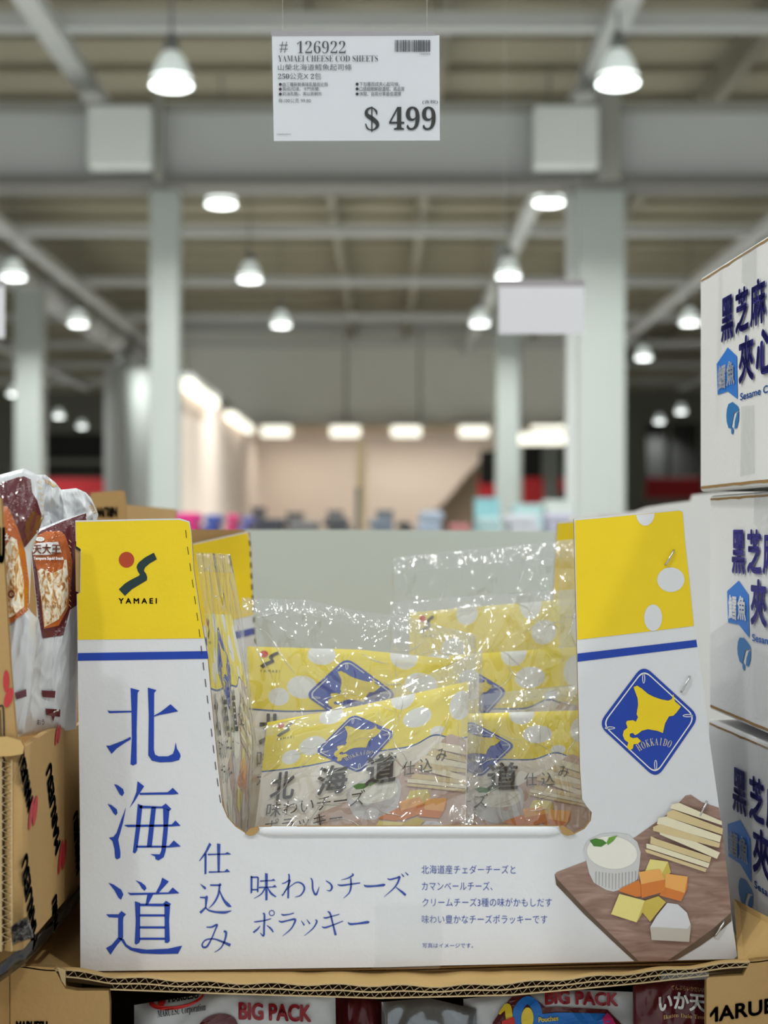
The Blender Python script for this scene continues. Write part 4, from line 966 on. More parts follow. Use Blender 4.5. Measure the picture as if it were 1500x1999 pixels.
def cheese_pack(label, top, right, bottom, left, D, fil, fD, seed, detail=True, bulge=0.006, folds=(), ncrease=22):
    c = lerp_path(bottom, 0.5)
    o = empty('cheese_pack', P(c[0], c[1], sum(D) / 4), label, 'snack pack', 'bagged cheese packs in the tray')
    pt = Patch(top, right, bottom, left, D, bulge, 0.0022, seed, (4, 4), 0.0006, 2.5)
    pt.build('printed_pouch', 60, 60, PACKM, o, 0.006)
    S = lambda e: (lambda x, y: pt.at(x / 400.0, y / 430.0, e))
    # emblem top left
    f = lambda p: (22 + (p[0] - 392) * 0.115, 6 + (p[1] - 375) * 0.085)
    decal('sun_mark', [[f(p) for p in ellipse(450, 433, 62, 62, 24)]], S(0.0006), RED, o)
    decal('path_mark', [[f(p) for p in WAVE]], S(0.0006), BLACK, o)
    text('lettering', 'Y A M A E I', (22, 36, 56, 40), S(0.0006), BLACK, o)
    if detail:
        g = lambda p: (180 + (p[0] - 708) * 0.235, 72 + (p[1] - 1530) * 0.155)
        diamond(o, g, S, mat('pack_yellow', (236, 214, 70), 0.4), 14)
        h = lambda p: (222 + (p[0] - 462) * 0.28, 178 + (p[1] - 600) * 0.21)
        for i, (nm_, polys, m) in enumerate(FOOD):
            mm = FOODM[m] if isinstance(m, str) else mat('pack_board_print', (206, 178, 166), 0.4)
            if nm_ in ('board_edge_picture', 'ramekin_rib_picture'): continue
            decal(nm_, [[(min(398, x), y) for x, y in map(h, q)] for q in polys], S(0.0005 + 0.00007 * i), mm, o, 30)
        for s, r in (('北', (22, 106, 66, 160)), ('海', (112, 108, 168, 162)), ('道', (205, 102, 262, 156))):
            text('lettering', s, r, S(0.0026), INK2, o, bold=1.2)
        for s, r in (('仕', (275, 124, 299, 150)), ('込', (307, 124, 333, 150)), ('み', (340, 112, 360, 134))): text('lettering', s, r, S(0.0026), INK2, o)
        text('lettering', '味わいチーズ', (18, 163, 205, 193), S(0.0026), INK2, o); text('lettering', 'ポラッキー', (18, 197, 165, 224), S(0.0026), INK2, o)
    rf = random.Random(int(seed * 100)); fo = []
    for _ in range(9):
        u0, v0 = rf.uniform(0.02, 0.9), rf.uniform(0.02, 0.5); an = rf.uniform(-0.9, 1.3); L = rf.uniform(0.2, 0.6)
        fo.append((u0, v0, u0 + L * math.cos(an), v0 + L * math.sin(an), rf.uniform(0.010, 0.022), rf.uniform(0.0016, 0.0036)))
    fo += list(folds)
    fp = Patch(*fil, fD, bulge + 0.002, 0.004, seed + 11, (7, 6), 0.0035, 2.6, power=0.35, folds=fo)
    fl = fp.build('outer_film', 150, 150, FILM, o)
    # sharp creases pressed into the film: narrow raised doubled strips
    vs = []; fs = []
    for _ in range(ncrease):
        u, v = rf.uniform(0.03, 0.95), rf.uniform(0.02, 0.55); an = rf.choice((rf.uniform(-0.6, 0.6), rf.uniform(0.9, 2.1))); n = rf.randint(8, 22); w0 = rf.uniform(0.0012, 0.0034)
        for i in range(n + 1):
            t = i / n; wd = w0 * math.sin(math.pi * min(0.97, max(0.03, t))); nx_, ny_ = -math.sin(an) * wd, math.cos(an) * wd
            b0 = len(vs); vs += [fp.at(u + nx_, v + ny_, 0.0004), fp.at(u, v, 0.0004 + 0.0011 * math.sin(math.pi * t)), fp.at(u - nx_, v - ny_, 0.0004)]
            if i: fs += [(b0 - 3, b0, b0 + 1, b0 - 2), (b0 - 2, b0 + 1, b0 + 2, b0 - 1)]
            u = min(0.99, max(0.01, u + math.cos(an) * 0.012)); v = min(0.9, max(0.005, v + math.sin(an) * 0.012)); an += rf.uniform(-0.22, 0.22)
    mk('film_crease', vs, fs, CREASE, o, True)
    # heat-sealed bands at the top and down one side
    def band(name, a0, a1, b0_, b1, n):
        vs = []; fs = []
        for i in range(n + 1):
            t = i / n
            for k in range(4):
                q = a0 + (a1 - a0) * k / 3; uv_ = (q, b0_ + (b1 - b0_) * t) if name == 'side_seal' else (b0_ + (b1 - b0_) * t, q)
                vs.append(fp.at(uv_[0], uv_[1], 0.0006 + 0.0004 * math.sin(i * 1.9 + k)))
            if i:
                for k in range(3): c = 4 * i + k; fs.append((c - 4, c, c + 1, c - 3))
        mk(name, vs, fs, SEAL, o, True)
    band('top_seal', 0.004, 0.05, 0.0, 1.0, 90); band('side_seal', 0.90, 0.995, 0.0, 0.9, 90)
    return o, pt, fp
cheese_pack('cheese pack in the front left of the tray, whole front and lettering showing',
    [(522, 1410), (700, 1378), (915, 1330)], [(915, 1330), (912, 1500), (905, 1800)], [(470, 1832), (905, 1800)], [(522, 1410), (505, 1560), (470, 1832)], (1.040, 1.044, 0.990, 0.988),
    ([(488, 1424), (640, 1388), (800, 1332), (942, 1268)], [(942, 1268), (945, 1400), (925, 1620), (915, 1815)], [(462, 1840), (915, 1815)], [(488, 1424), (482, 1620), (462, 1840)]), (1.026, 1.030, 0.970, 0.968), 1.3, ncrease=30, folds=((0.05, 0.03, 0.95, 0.10, 0.02, 0.004), (0.28, 0.42, 0.92, 0.16, 0.045, 0.009), (0.10, 0.30, 0.75, 0.02, 0.02, 0.004), (0.62, 0.25, 0.55, 0.55, 0.03, 0.005), (0.80, 0.20, 0.86, 0.5, 0.02, 0.004)))
cheese_pack('cheese pack in the front right of the tray, its left half behind the left pack',
    [(742, 1400), (950, 1392), (1152, 1386)], [(1152, 1386), (1152, 1800)], [(745, 1812), (1152, 1800)], [(742, 1400), (745, 1812)], (1.072, 1.072, 1.014, 1.014),
    ([(800, 1384), (950, 1354), (1146, 1334)], [(1146, 1334), (1160, 1800)], [(800, 1812), (1160, 1800)], [(800, 1384), (800, 1812)]), (1.058, 1.052, 0.996, 1.000), 2.7, ncrease=26, folds=((0.62, 0.30, 0.85, 0.02, 0.035, 0.007), (0.4, 0.06, 0.98, 0.03, 0.02, 0.004), (0.83, 0.2, 0.9, 0.5, 0.02, 0.005)))
cheese_pack('cheese pack behind the front left one, only emblem and yellow top showing',
    [(483, 1262), (700, 1268), (936, 1292)], [(936, 1292), (930, 1790)], [(478, 1795), (930, 1790)], [(483, 1262), (478, 1795)], (1.104, 1.104, 1.050, 1.050),
    ([(472, 1166), (600, 1170), (700, 1192), (800, 1204), (930, 1240)], [(930, 1240), (936, 1790)], [(470, 1795), (936, 1790)], [(472, 1166), (470, 1795)]), (1.096, 1.096, 1.034, 1.034), 4.1, ncrease=26, folds=((0.05, 0.03, 0.45, 0.24, 0.025, 0.006), (0.35, 0.02, 0.20, 0.2, 0.02, 0.004), (0.42, 0.16, 0.95, 0.12, 0.03, 0.006)))
cheese_pack('cheese pack behind the front right one, yellow band with pale dots showing',
    [(720, 1290), (930, 1276), (1140, 1262)], [(1140, 1262), (1140, 1770)], [(725, 1775), (1140, 1770)], [(720, 1290), (725, 1775)], (1.144, 1.144, 1.092, 1.092),
    ([(762, 1176), (900, 1164), (1128, 1150)], [(1128, 1150), (1140, 1770)], [(750, 1775), (1140, 1770)], [(762, 1176), (755, 1775)]), (1.136, 1.136, 1.074, 1.074), 5.9, ncrease=34, folds=((0.05, 0.06, 0.5, 0.03, 0.025, 0.006), (0.55, 0.03, 0.95, 0.22, 0.02, 0.006), (0.6, 0.2, 0.98, 0.05, 0.03, 0.007)))
cheese_pack('rearmost cheese pack at right, tall clear film rising above the others',
    [(800, 1196), (960, 1182), (1150, 1166)], [(1150, 1166), (1150, 1740)], [(800, 1745), (1150, 1740)], [(800, 1196), (800, 1745)], (1.196, 1.196, 1.146, 1.146),
    ([(766, 1090), (795, 1084), (930, 1070), (1124, 1052)], [(1124, 1052), (1150, 1740)], [(770, 1745), (1150, 1740)], [(766, 1090), (770, 1745)]), (1.192, 1.192, 1.128, 1.128), 7.7, detail=False)
cheese_pack('cheese pack standing edgewise against the left post of the tray',
    [(400, 1198), (452, 1200)], [(452, 1200), (482, 1340), (492, 1450), (478, 1640), (470, 1825)], [(452, 1838), (470, 1825)], [(400, 1198), (416, 1400), (440, 1590), (452, 1838)], (0.972, 1.02, 1.01, 0.966),
    ([(382, 1078), (450, 1082)], [(450, 1082), (472, 1200), (490, 1350), (500, 1450), (482, 1640), (474, 1825)], [(448, 1838), (474, 1825)], [(382, 1078), (398, 1200), (415, 1400), (436, 1590), (448, 1838)]), (0.966, 1.005, 1.0, 0.960), 9.2, bulge=0.003)

# ================================================================ second tray behind
D2 = 1.30
tr2 = empty('display_tray', P(790, 1640, D2 + 0.1), 'second yellow and white display tray standing behind the front one', 'display box')
def D2M(e): return lambda x, y: P(x, y, D2 - e)
bz = 1.206
yb2 = HY + (ZC - bz) / D2 * F
prism('front_panel', [(312, 1078), (373, 1062), (484, 1037), (489, 1060), (492, 1130), (498, 1240), (506, 1420), (1068, 1420), (1076, 1240), (1080, 1150), (1088, 1020), (1092, 1018), (1216, 1008), (1250, 1300), (1262, yb2), (312, yb2)],
      lambda x, y, b: P(x, y, D2) + Vector((0, b, 0)), TH, [WHITE, KEDGE], tr2)
decal('yellow_field', [[(313, 1080), (373, 1064), (483, 1040), (488, 1062), (491, 1130), (496, 1200), (440, 1214), (313, 1240)]], D2M(0.0003), YEL, tr2)
decal('yellow_field', [[(1089, 1022), (1215, 1012), (1234, 1180), (1079, 1192), (1082, 1150)]], D2M(0.0003), YEL, tr2)
decal('blue_stripe', [[(313, 1262), (455, 1234), (497, 1225), (498, 1238), (455, 1249), (313, 1280)]], D2M(0.0003), BLU, tr2)
prism('inner_flap', [(330, 1033), (474, 1034), (488, 1040), (490, 1100), (330, 1110)], lambda x, y, b: P(x, y, D2 + 0.012) + Vector((0, b, 0)), 0.003, [KRAFT2, KEDGE], tr2)
D2b = 1.60
ybk = HY + (ZC - bz) / D2b * F
prism('rear_panel', [(400, 1036), (486, 1034), (700, 1034), (1000, 1036), (1150, 1038), (1150, ybk), (400, ybk)], lambda x, y, b: P(x, y, D2b) + Vector((0, b, 0)), TH, [mat('white_board_shade', (204, 213, 207), 0.6, 0.02, 30), KEDGE], tr2)  # white board greyed, its shade is put into the colour
xA, xB = P(312, 0, D2).x, P(1262, 0, D2).x
G().box((xA, D2 + TH, bz), (xA + 0.0035, D2b, 1.46)).build('side_panel', WHITE, tr2)
G().box((xB - 0.0035, D2 + TH, bz), (xB, D2b, 1.46)).build('side_panel', WHITE, tr2)
G().box((xA, D2 + TH, bz), (xB, D2b, bz + 0.003)).build('floor_panel', KRAFT2, tr2)
k = 0.03
path = [(485, 1045), (489, 1060), (492, 1130), (498, 1240), (504, 1400)]
while k < 0.95:
    a, b = lerp_path(path, k), lerp_path(path, k + 0.03)
    prism('perforation', [(a[0] - 2.2, a[1]), (a[0] + 1, a[1]), (b[0] + 1, b[1]), (b[0] - 2.2, b[1])], lambda x, y, b: P(x, y, D2 - 0.0006) + Vector((0, b, 0)), 0.0003, [DARKK_SHADE, DARKK_SHADE], tr2)
    k += 0.06

# ================================================================ white carton stack at right
VPX = 600.0; ZFAR = 1.12
fdir = Vector(((VPX - CX) / F, 1.0, 0)).normalized()           # along the printed face, away from the viewer
yaw = math.atan2(-fdir.x, fdir.y)
frt = Vector((fdir.y, -fdir.x, 0))                              # into the carton, to the right
c0 = P(1367, 960, ZFAR); TOPZ = P(1367, 543, ZFAR).z; BH = TOPZ - c0.z; BD = 0.42; BWD = 0.27
def face_pt(x, y, org):
    d = Vector(((x - CX) / F, 1.0, -(y - HY) / F)); t = (org - Vector((0, 0, ZC))).dot(frt) / d.dot(frt)
    p = Vector((0, 0, ZC)) + d * t
    return (org - p).dot(fdir), p.z - org.z                     # s towards the viewer, height above base
z6 = lambda p: zoomed(p, 1340, 430, 3.6375)
def make_carton():
    o = empty('white_carton', c0, 'top', 'carton', 'white cartons with navy characters', rotz=yaw)
    W = lambda s, h, e=0.0: c0 - fdir * s + Vector((0, 0, h)) - frt * e
    bm = G().box((0, -BD, 0.0), (BWD, 0, BH), 0.0025, 2)
    vs = [WM[o] @ v for v in bm.v]
    mk('carton_body', vs, bm.f, WHITE2, o)
    # flap gaps along top and bottom of the printed face, with the brown board showing
    for h0, h1 in ((0.0022, 0.0042), (BH - 0.0038, BH - 0.0022)):
        vs = []; n = 40
        for i in range(n + 1):
            s = 0.004 + (BD - 0.008) * i / n; j = 0.0007 * noise.noise(Vector((s * 60, h0 * 99, 1)))
            vs += [W(s, h0 + j, 0.0003), W(s, h1 + j * 0.4, 0.0003)]
        mk('flap_edge', vs, [(2 * i, 2 * i + 2, 2 * i + 3, 2 * i + 1) for i in range(n)], KEDGE, o)
    F2 = lambda e: (lambda s, h: W(s, -h, e))                    # drawing y runs down = -height
    def fp(pts): return [(lambda q: (q[0], -q[1]))(face_pt(x, y, c0)) for x, y in z6(pts)]
    def glyph(ch, x0, x1, xc, yt, yb, m, bold):
        a = fp([(x0, yt), (x1, yt), (xc, yt), (xc, yb)])
        text('character', ch, (a[0][0], a[2][1], a[1][0], a[3][1]), F2(0.0014), m, o, bold=bold, n=10)
    glyph('黑', 264, 345, 305, 548, 845, NAVY, 0.0011); glyph('芝', 366, 455, 410, 488, 785, NAVY, 0.0011); glyph('麻', 472, 576, 523, 425, 735, NAVY, 0.0010)
    glyph('夾', 390, 490, 438, 828, 1140, NAVY, 0.0012); glyph('心', 512, 640, 560, 785, 1080, NAVY, 0.0015)
    decal('speech_sign', [fp([(222, 1020), (300, 903), (365, 965), (370, 1270), (300, 1215), (228, 1240)])], F2(0.0005), SKY, o)
    glyph('鱈', 240, 291, 265, 1030, 1195, WHITEPRINT, 0.0005); glyph('魚', 300, 354, 328, 1000, 1165, WHITEPRINT, 0.0005)
    a = fp([(390, 1215), (700, 1215), (450, 1212), (450, 1262)])
    text('lettering', 'Sesame Cod Sheets', (a[0][0], a[2][1], a[1][0] + 0.03, a[3][1]), F2(0.0006), SKY, o, bold=0.00015)
    decal('drop_mark', [fp([(290, 1390), (294, 1340), (305, 1305), (335, 1290), (372, 1320), (382, 1345), (345, 1370), (335, 1420), (325, 1480), (305, 1475), (293, 1430)])], F2(0.0005), TEAL, o)
    decal('drop_mark', [fp([(381, 1350), (378, 1420), (365, 1475), (347, 1480), (350, 1430), (365, 1370)])], F2(0.0005), TEAL, o)
    decal('drop_mark', [fp(ellipse(333, 1495, 9, 25, 16))], F2(0.0005), TEAL, o)
    decal('clear_tape', [fp([(400, 1322), (494, 1312), (496, 1798), (392, 1818)])], F2(0.0008), TAPE, o)
    decal('clear_tape', [fp([(408, 195), (512, 112), (508, 500), (402, 440)])], F2(0.0009), TAPE, o)
    return o
cart = make_carton(); cart['label'] = 'topmost white carton of the right-hand stack'
for k, lb in ((1, 'middle white carton of the right-hand stack, level with the yellow panel'), (2, 'lowest white carton of the right-hand stack, partly behind the tray edge')):
    c = copy_tree(cart); c['label'] = lb
    xs = (1367, 1385, 1383)[k]
    q = P(xs, 0, ZFAR); c.location = (q.x, ZFAR, c0.z - (BH + 0.003) * k - (0.003, 0.0, 0.0045)[k])
    c.rotation_euler = (0, 0, yaw + (0, 0.012, 0.035)[k])
bot = c0.z - 2 * (BH + 0.003) - 0.0045
slab('plinth_step', (0.262, 0.74, 0.93), (0.62, 1.50, bot), BEAMD)
# white carton farther back at the right
bk = empty('white_carton', (0.36, 1.75, 0.93), 'plain white carton behind the right yellow post, torn top edge', 'carton')
Db = 1.66
prism('front_panel', [(1172, 1004), (1240, 998), (1262, 990), (1300, 984), (1348, 978), (1352, 966), (1390, 962), (1500, 955), (1500, 1990), (1172, 1990)], lambda x, y, b: P(x, y, Db) + Vector((0, b, 0)), 0.004, [WHITE2, KEDGE], bk)
a, b = P(1172, 1990, Db), P(1500, 1004, Db)
G().box((a.x, Db + 0.004, 0.9305), (a.x + 0.004, 1.95, b.z)).build('side_panel', WHITE2, bk)
G().box((b.x - 0.004, Db + 0.004, 0.9305), (b.x, 1.95, b.z + 0.02)).build('side_panel', WHITE2, bk)
G().box((a.x, 1.946, 0.9305), (b.x, 1.95, b.z)).build('rear_panel', WHITE2, bk)

# ================================================================ left: brown carton with tall snack bags
FX = -0.2165
def fpt(x, y, X=FX):
    d = Vector(((x - CX) / F, 1.0, -(y - HY) / F)); t = X / d.x
    return Vector((0, 0, ZC)) + d * t
near = fpt(46, 1460); yN = near.y; zT = near.z; zB = fpt(60, 1836).z
lc = empty('snack_carton', (-0.36, 1.02, zB), 'brown carton at left with diagonal lettering and tall snack bags standing in it', 'carton')
XW = -0.52; yF = 1.24
def side_map(y, z, b): return Vector((FX - b, y, z))
zb_ = fpt(146, 1418).z
prof = [(yN, zT - 0.004), (yN + 0.004, zT), (0.92, zT + 0.001), (0.95, zT - 0.0005), (0.985, zb_ + 0.001), (1.02, zb_ - 0.001), (yF, zb_), (yF, zB), (yN, zB)]
a, b_ = tess(prof); n = len(a)
vs = [side_map(p[0], p[1], 0) for p in a] + [side_map(p[0], p[1], 0.004) for p in a]
fs = [tuple(f) for f in b_] + [tuple(i + n for i in f) for f in b_] + [(i, (i + 1) % n, (i + 1) % n + n, i + n) for i in range(n)]
mk('side_panel', vs, fs, KRAFT2, lc)
# rounded front corner and front panel with open flutes at the cut
G().tube([(FX - 0.006, yN + 0.001, zB), (FX - 0.006, yN + 0.001, zT - 0.004)], 0.006, 14).build('corner_fold', KRAFT2, lc, True)
xg = P(24, 0, yN - 0.004).x; xh = P(3, 0, yN - 0.004).x
G().box((xg, yN - 0.005, zB), (FX - 0.005, yN + 0.001, zT - 0.006), 0.001).build('corner_strip', KRAFT2, lc)
G().box((XW, yN - 0.003, zB), (xh, yN + 0.001, zT - 0.004), 0).build('front_panel', KRAFT2, lc)
vs = []; fs = []; n = 560; Hh = zT - 0.01 - zB
for i in range(n + 1):
    z = zB + 0.004 + Hh * i / n; t_ = math.sin(2 * math.pi * z / 0.0052); x = (xg + xh) / 2 + (xg - xh) * 0.40 * t_
    vs += [(x - 0.0004, yN - 0.0052, z), (x + 0.0004, yN - 0.0052, z), (x + 0.0004, yN, z), (x - 0.0004, yN, z)]
    if i: q = 4 * i; fs += [(q - 4, q - 3, q + 1, q), (q - 3, q - 2, q + 2, q + 1), (q - 1, q - 4, q, q + 3)]
mk('corner_flute', vs, fs, [FLUTE, DARKK_SHADE], lc, fm=[0, 1, 1] * 560)  # side faces coloured dark as shade between the waves
G().box((xh, yN - 0.0015, zB), (xg, yN + 0.001, zT - 0.006)).build('flute_shade', DARKK_SHADE, lc)  # dark backing painted as shade behind the corner flute
for xx in (xh, xg): G().box((xx - 0.0004, yN - 0.0055, zB), (xx + 0.0004, yN, zT - 0.006)).build('flute_liner', FLUTE, lc)
G().box((XW, yF - 0.004, zB), (FX - 0.004, yF, zb_)).build('rear_panel', KRAFT2, lc)
G().box((XW, yN, zB), (XW + 0.004, yF, zT)).build('side_panel', KRAFT2, lc)
G().box((XW + 0.004, yN + 0.001, zB), (FX - 0.004, yF - 0.004, zB + 0.004)).build('bottom_panel', KRAFT2, lc)
# folded flap on top of the near corner, and the tall front post at the picture edge
prism('bent_flap', [(-30, 1440), (14, 1438), (40, 1446), (47, 1458), (44, 1472), (20, 1476), (-30, 1478)], lambda x, y, b: P(x, y, yN - 0.008) + Vector((0, b, 0)), 0.003, [KRAFT, KEDGE], lc)
prism('front_post', [(-120, 965), (2, 972), (8, 1100), (20, 1300), (32, 1448), (-120, 1448)], lambda x, y, b: P(x, y, yN - 0.004) + Vector((0, b, 0)), 0.004, [KRAFT2, KEDGE], lc)
def PM(x, y): return P(x, y, yN - 0.0046)
text('lettering', 'MARU', (-40, 1030, 8, 1098), PM, BLACK, lc, bold=2)
decal('red_drop_mark', [ellipse(12, 1330, 6, 22, 20), ellipse(17, 1362, 8, 20, 20, 0, 0.3)], PM, mat('carton_red', (190, 52, 56), 0.6), lc)
strokes('black_line', [[(-2, 1380, 3), (6, 1382, 3), (8, 1440, 3)], [(0, 1386, 2), (2, 1440, 2)]], PM, BLACK, lc)
# diagonal lettering on the side
CRED = mat('carton_red', (190, 52, 56))
def face2(x, y): p = fpt(x, y); return (p.y, p.z)
def diag(x0, y0, x1, y1, hgt, part=1.0, txt='MARUESU'):
    a = Vector(face2(x1, y1)); b = Vector(face2(x0, y0)); L = (b - a).length; u = (b - a) / L; w = Vector((-u.y, u.x))
    av, af = fit(txt, (0, 0, L, hgt), 0, 0.0010)
    vs = []
    for s, h in av:
        p = a + u * s + w * (hgt - h); vs.append(Vector((FX + 0.0006, p.x, p.y)))
    mk('lettering', vs, orient(av, af), BLACK, lc)
def smark(x, y, sc):
    c = Vector(face2(x, y))
    def f(s, h): p = c + Vector((-s * 0.75 - h * 0.55, -h * 0.85 + s * 0.45)) * sc; return Vector((FX + 0.0006, p.x, p.y))
    decal('red_drop_mark', [ellipse(-0.35, -0.1, 0.42, 0.75, 20)], f, CRED, lc); decal('red_drop_mark', [ellipse(0.42, 0.25, 0.36, 0.85, 20)], f, CRED, lc)
diag(44, 1462, 62, 1556, 0.013); smark(64, 1582, 0.013)
diag(98, 1486, 116, 1644, 0.014); smark(121, 1668, 0.014)
diag(51, 1662, 72, 1826, 0.014); diag(150, 1580, 156, 1690, 0.014); diag(109, 1744, 112, 1800, 0.013, txt='MARU')
smark(112, 1432, 0.009)
# support carton below the left one, glossy black strip across the gap
lo = empty('snack_carton', (-0.40, 1.0, 0.93), 'brown carton at the lower left corner, under the left snack carton', 'carton')
G().box((-0.60, 0.845, 0.9305), (-0.2425, 1.34, zB - 0.002), 0.004).build('carton_body', KRAFT2, lo)
G().box((-0.60, 0.8435, 1.16), (-0.2465, 0.845, 1.172), 0).build('flap_edge', DARKK_SHADE, lo)
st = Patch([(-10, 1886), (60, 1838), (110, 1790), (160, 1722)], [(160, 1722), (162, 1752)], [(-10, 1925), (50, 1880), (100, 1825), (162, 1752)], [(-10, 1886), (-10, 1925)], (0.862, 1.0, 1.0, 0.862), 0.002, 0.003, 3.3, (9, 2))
o = st.build('black_strip', 40, 8, mat('glossy_black', (18, 19, 18), 0.25, 0.1, 30, 0.3, 50, coat=0.4), None, 0.002)
tag(o, 'black strip lying in the gap beside the tray, lower left', 'strap')
fl = Patch([(20, 1810), (36, 1796), (55, 1788)], [(55, 1788), (66, 1830)], [(24, 1846), (66, 1830)], [(20, 1810), (24, 1846)], (0.846, 0.856, 0.853, 0.842), 0.006, 0.006, 5.1, (4, 4), 0.003, 3)
o = fl.build('plastic_wrap', 24, 24, mat('black_wrap', (40, 36, 32), 0.2, 0.2, 30, 0.4, 60, coat=0.6), None, 0.003)
tag(o, 'crumpled dark plastic wrap at the bottom corner of the left carton', 'plastic wrap')

# tall snack bags at left (outlines measured in the close-up)
z2 = lambda p: zoomed(p, 0, 880, 3.2231)
def Zp(*p): return z2(list(p))
bagA = empty('snack_bag', P(20, 1440, 0.90), 'maroon and orange snack bag at the left picture edge, crimped silver top', 'snack bag', 'tall snack bags at left')
zz = Zp
ptA = Patch(zz((-200, 190), (0, 150), (150, 110), (215, 140), (285, 190)), zz((285, 190), (272, 420), (200, 640), (185, 1000), (240, 1060), (200, 1500), (150, 1780)),
            zz((-200, 1800), (0, 1800), (150, 1780)), zz((-200, 190), (-200, 1800)), (0.90, 0.912, 0.905, 0.895), 0.02, 0.005, 2.2, (4, 6), 0.0018, 2.4)
ptA.build('foil_body', 60, 90, SILVER, bagA, 0.01)
def inv(pt):                                         # outline drawn in picture rows and columns, found on the bag sheet
    tab = [(pt.px(i / 40, j / 60), i / 40, j / 60) for j in range(61) for i in range(41)]
    def f(x, y):
        best = min(tab, key=lambda q: (q[0][0] - x) ** 2 + (q[0][1] - y) ** 2)
        u, v = best[1], best[2]
        for _ in range(6):
            p0 = pt.px(u, v); e = 1e-3
            pu = pt.px(min(1, u + e), v); pv = pt.px(u, min(1, v + e))
            a, b, c, d = (pu[0] - p0[0]) / e, (pv[0] - p0[0]) / e, (pu[1] - p0[1]) / e, (pv[1] - p0[1]) / e
            det = a * d - b * c
            if abs(det) < 1e-6: break
            rx, ry = x - p0[0], y - p0[1]
            u = min(0.999, max(0.0, u + (d * rx - b * ry) / det)); v = min(0.999, max(0.0, v + (-c * rx + a * ry) / det))
        return u, v
    return f
def on_bag(pt):
    f = inv(pt)
    return lambda e: (lambda x, y: (lambda q: pt.at(q[0], q[1], e))(f(x, y)))
A = on_bag(ptA)
decal('maroon_field', [zz((-150, 240), (0, 205), (100, 170), (150, 160), (195, 180), (202, 260), (235, 315), (268, 425), (255, 490), (155, 610), (120, 500), (60, 360), (0, 350), (-150, 360))], A(0.0008), MAROON, bagA, 7)
decal('orange_field', [zz((-150, 345), (0, 345), (50, 352), (110, 480), (160, 640), (182, 820), (182, 1000), (70, 1085), (-150, 1100))], A(0.0016), ORANGE, bagA, 7)
decal('snack_picture', [zz((-100, 650), (30, 610), (70, 540), (105, 560), (125, 680), (150, 820), (152, 980), (75, 1045), (-100, 1060))], A(0.0024), SNACK, bagA, 7)
text('lettering', 'ack', (4, 1041, 17, 1054), A(0.0034), WHITEPRINT, bagA, bold=0.5)
decal('round_mark', [zz(*ellipse(72, 902, 22, 26, 24))], A(0.0034), mat('brown_print', (120, 60, 34), 0.4), bagA, holes=[zz(*ellipse(72, 902, 12, 14, 24))[::-1]])
decal('maroon_motif', [zz((95, 1525), (165, 1500), (168, 1545), (105, 1565))], A(0.0012), MAROON, bagA)
bagB = empty('snack_bag', P(110, 1440, 0.98), 'orange snack bag with white characters and fried snack picture, beside the tray', 'snack bag', 'tall snack bags at left')
ptB = Patch(zz((190, 520), (275, 480), (400, 430), (545, 388)), zz((545, 388), (540, 800), (500, 1300), (480, 1750)), zz((110, 1800), (300, 1780), (480, 1750)), zz((190, 520), (200, 700), (240, 1050), (190, 1400), (110, 1800)),
            (0.955, 0.985, 0.98, 0.94), 0.016, 0.004, 6.4, (4, 7), 0.0018, 2.6)
ptB.build('foil_body', 60, 90, SILVER, bagB, 0.01)
B = on_bag(ptB)
decal('maroon_field', [zz((262, 500), (400, 442), (540, 392), (538, 800), (505, 960), (440, 1000), (400, 1160), (270, 1180), (240, 1040), (205, 700), (195, 560))], B(0.0008), MAROON, bagB, 6)
decal('orange_field', [zz((200, 610), (230, 535), (290, 507), (380, 505), (410, 530), (440, 620), (456, 700), (452, 800), (440, 900), (430, 990), (370, 1100), (275, 1120), (262, 1000), (245, 800), (215, 680))], B(0.0016), ORANGE, bagB, 6)
decal('snack_picture', [zz((235, 760), (260, 740), (330, 770), (395, 740), (405, 685), (420, 685), (428, 780), (430, 900), (420, 980), (370, 1060), (280, 1110), (265, 980), (250, 860))], B(0.0024), SNACK, bagB, 6)
decal('characters_plate', [zz((203, 595), (240, 580), (365, 572), (388, 640), (300, 655), (208, 655))], B(0.0026), WHITEPRINT, bagB, 6)
text('lettering', '天大王', zz((205, 588))[0] + zz((382, 648))[0], B(0.0036), mat('brown_print', (120, 60, 34)), bagB, bold=0.55)
text('lettering', 'Tempura Squid Snack', zz((212, 668))[0] + zz((400, 690))[0], B(0.0036), WHITEPRINT, bagB, bold=0.4)
decal('small_plate', [zz(*ellipse(252, 556, 28, 15, 20))], B(0.0026), WHITEPRINT, bagB, 6)
text('lettering', 'フライ', zz((236, 549))[0] + zz((270, 563))[0], B(0.0036), mat('brown_print', (120, 60, 34)), bagB)
strokes('seam_mark', [[z2([(262 + 172, y, 5)])[0], z2([(262 + 186, y + 16, 5)])[0]] for y in range(560, 980, 34)], B(0.0016), mat('gold_print', (214, 178, 120)), bagB)
text('lettering', 'おいしい味わい', zz((262, 970))[0] + zz((378, 990))[0], B(0.0036), mat('brown_print', (120, 60, 34)), bagB)
decal('maroon_motif', [zz((262, 1508), (350, 1512), (345, 1555), (270, 1550)), zz((287, 1622), (380, 1628), (378, 1675), (345, 1670), (335, 1705), (325, 1670), (292, 1662))], B(0.0012), MAROON, bagB)
text('lettering', 'おう', zz((235, 1690))[0] + zz((280, 1724))[0], B(0.0012), BLACK, bagB)
bagC = empty('snack_bag', P(120, 1250, 1.03), 'silver crimped bag top standing behind the orange snack bag', 'snack bag', 'tall snack bags at left')
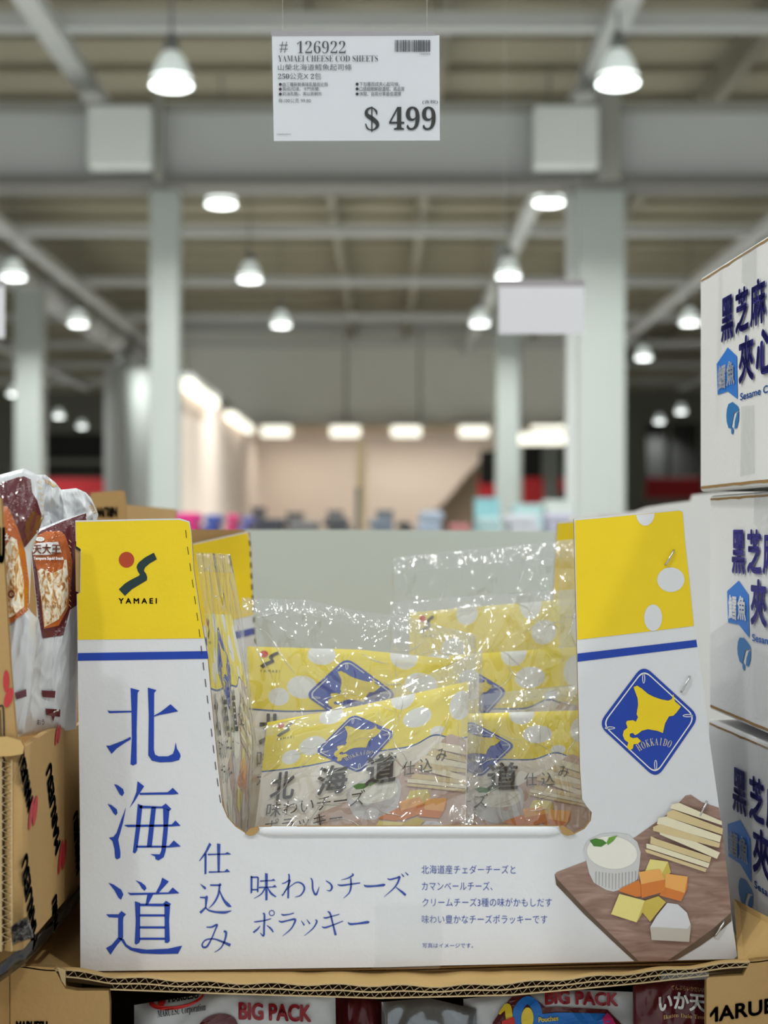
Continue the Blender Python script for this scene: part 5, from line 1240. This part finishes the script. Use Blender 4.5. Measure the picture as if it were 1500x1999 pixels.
ptC = Patch(zz((215, 150), (285, 150), (350, 200), (385, 245), (480, 235), (540, 262), (575, 300)), zz((575, 300), (600, 355), (620, 400), (600, 470), (600, 1100)), zz((230, 1150), (600, 1100)), zz((215, 150), (230, 480), (230, 1150)),
            (1.0, 1.03, 1.03, 1.0), 0.012, 0.010, 8.5, (6, 8), 0.004, 3.5)
ptC.build('foil_body', 60, 70, SILVER, bagC, 0.008)
C_ = on_bag(ptC)
GOLD = mat('gold_print', (214, 178, 120))
strokes('crimp_mark', [[z2([(270 + i * 9, 190 + i * 5, 5)])[0], z2([(300 + i * 9, 180 + i * 6, 4)])[0]] for i in range(0, 8)], C_(0.0012), GOLD, bagC)
strokes('crimp_mark', [[z2([(560 + i * 7, 350 + i * 9, 5)])[0], z2([(585 + i * 5, 338 + i * 9, 4)])[0]] for i in range(0, 6)], C_(0.0012), GOLD, bagC)
strokes('crimp_mark', [[z2([(235 + i * 5, 150 + i * 38, 6)])[0], z2([(262 + i * 3, 164 + i * 38, 4)])[0]] for i in range(0, 8)], A(0.0014), GOLD, bagA)
# brown carton end behind the bags
bb = empty('brown_carton', (-0.33, 1.45, 0.93), 'brown carton end with upside-down black lettering behind the left snack bags', 'carton')
DB = 1.36
prism('front_panel', [(-100, 1000), (174, 975), (178, 962), (236, 957), (243, 960), (246, 985), (244, 1600), (-100, 1600)], lambda x, y, b: P(x, y, DB) + Vector((0, b, 0)), 0.004, [KRAFT2, KEDGE], bb)
a, b = P(-100, 1600, DB), P(244, 985, DB)
G().box((b.x - 0.004, DB + 0.004, 0.9305), (b.x, 1.7, b.z)).build('side_panel', KRAFT2, bb)
G().box((a.x, DB + 0.004, 0.9305), (a.x + 0.004, 1.7, b.z)).build('side_panel', KRAFT2, bb)
G().box((a.x, 1.696, 0.9305), (b.x, 1.7, b.z)).build('rear_panel', KRAFT2, bb)
G().box((a.x, DB, 0.9305), (b.x, DB + 0.004, a.z)).build('front_base', KRAFT2, bb)
av, af = fit('NRUW', (188, 990, 228, 1009), 0, 0.9)
mk('lettering', [P(416 - x, 1999 - y, DB - 0.0008) for x, y in av], orient([(416 - x, 1999 - y) for x, y in av], af), BLACK, bb)
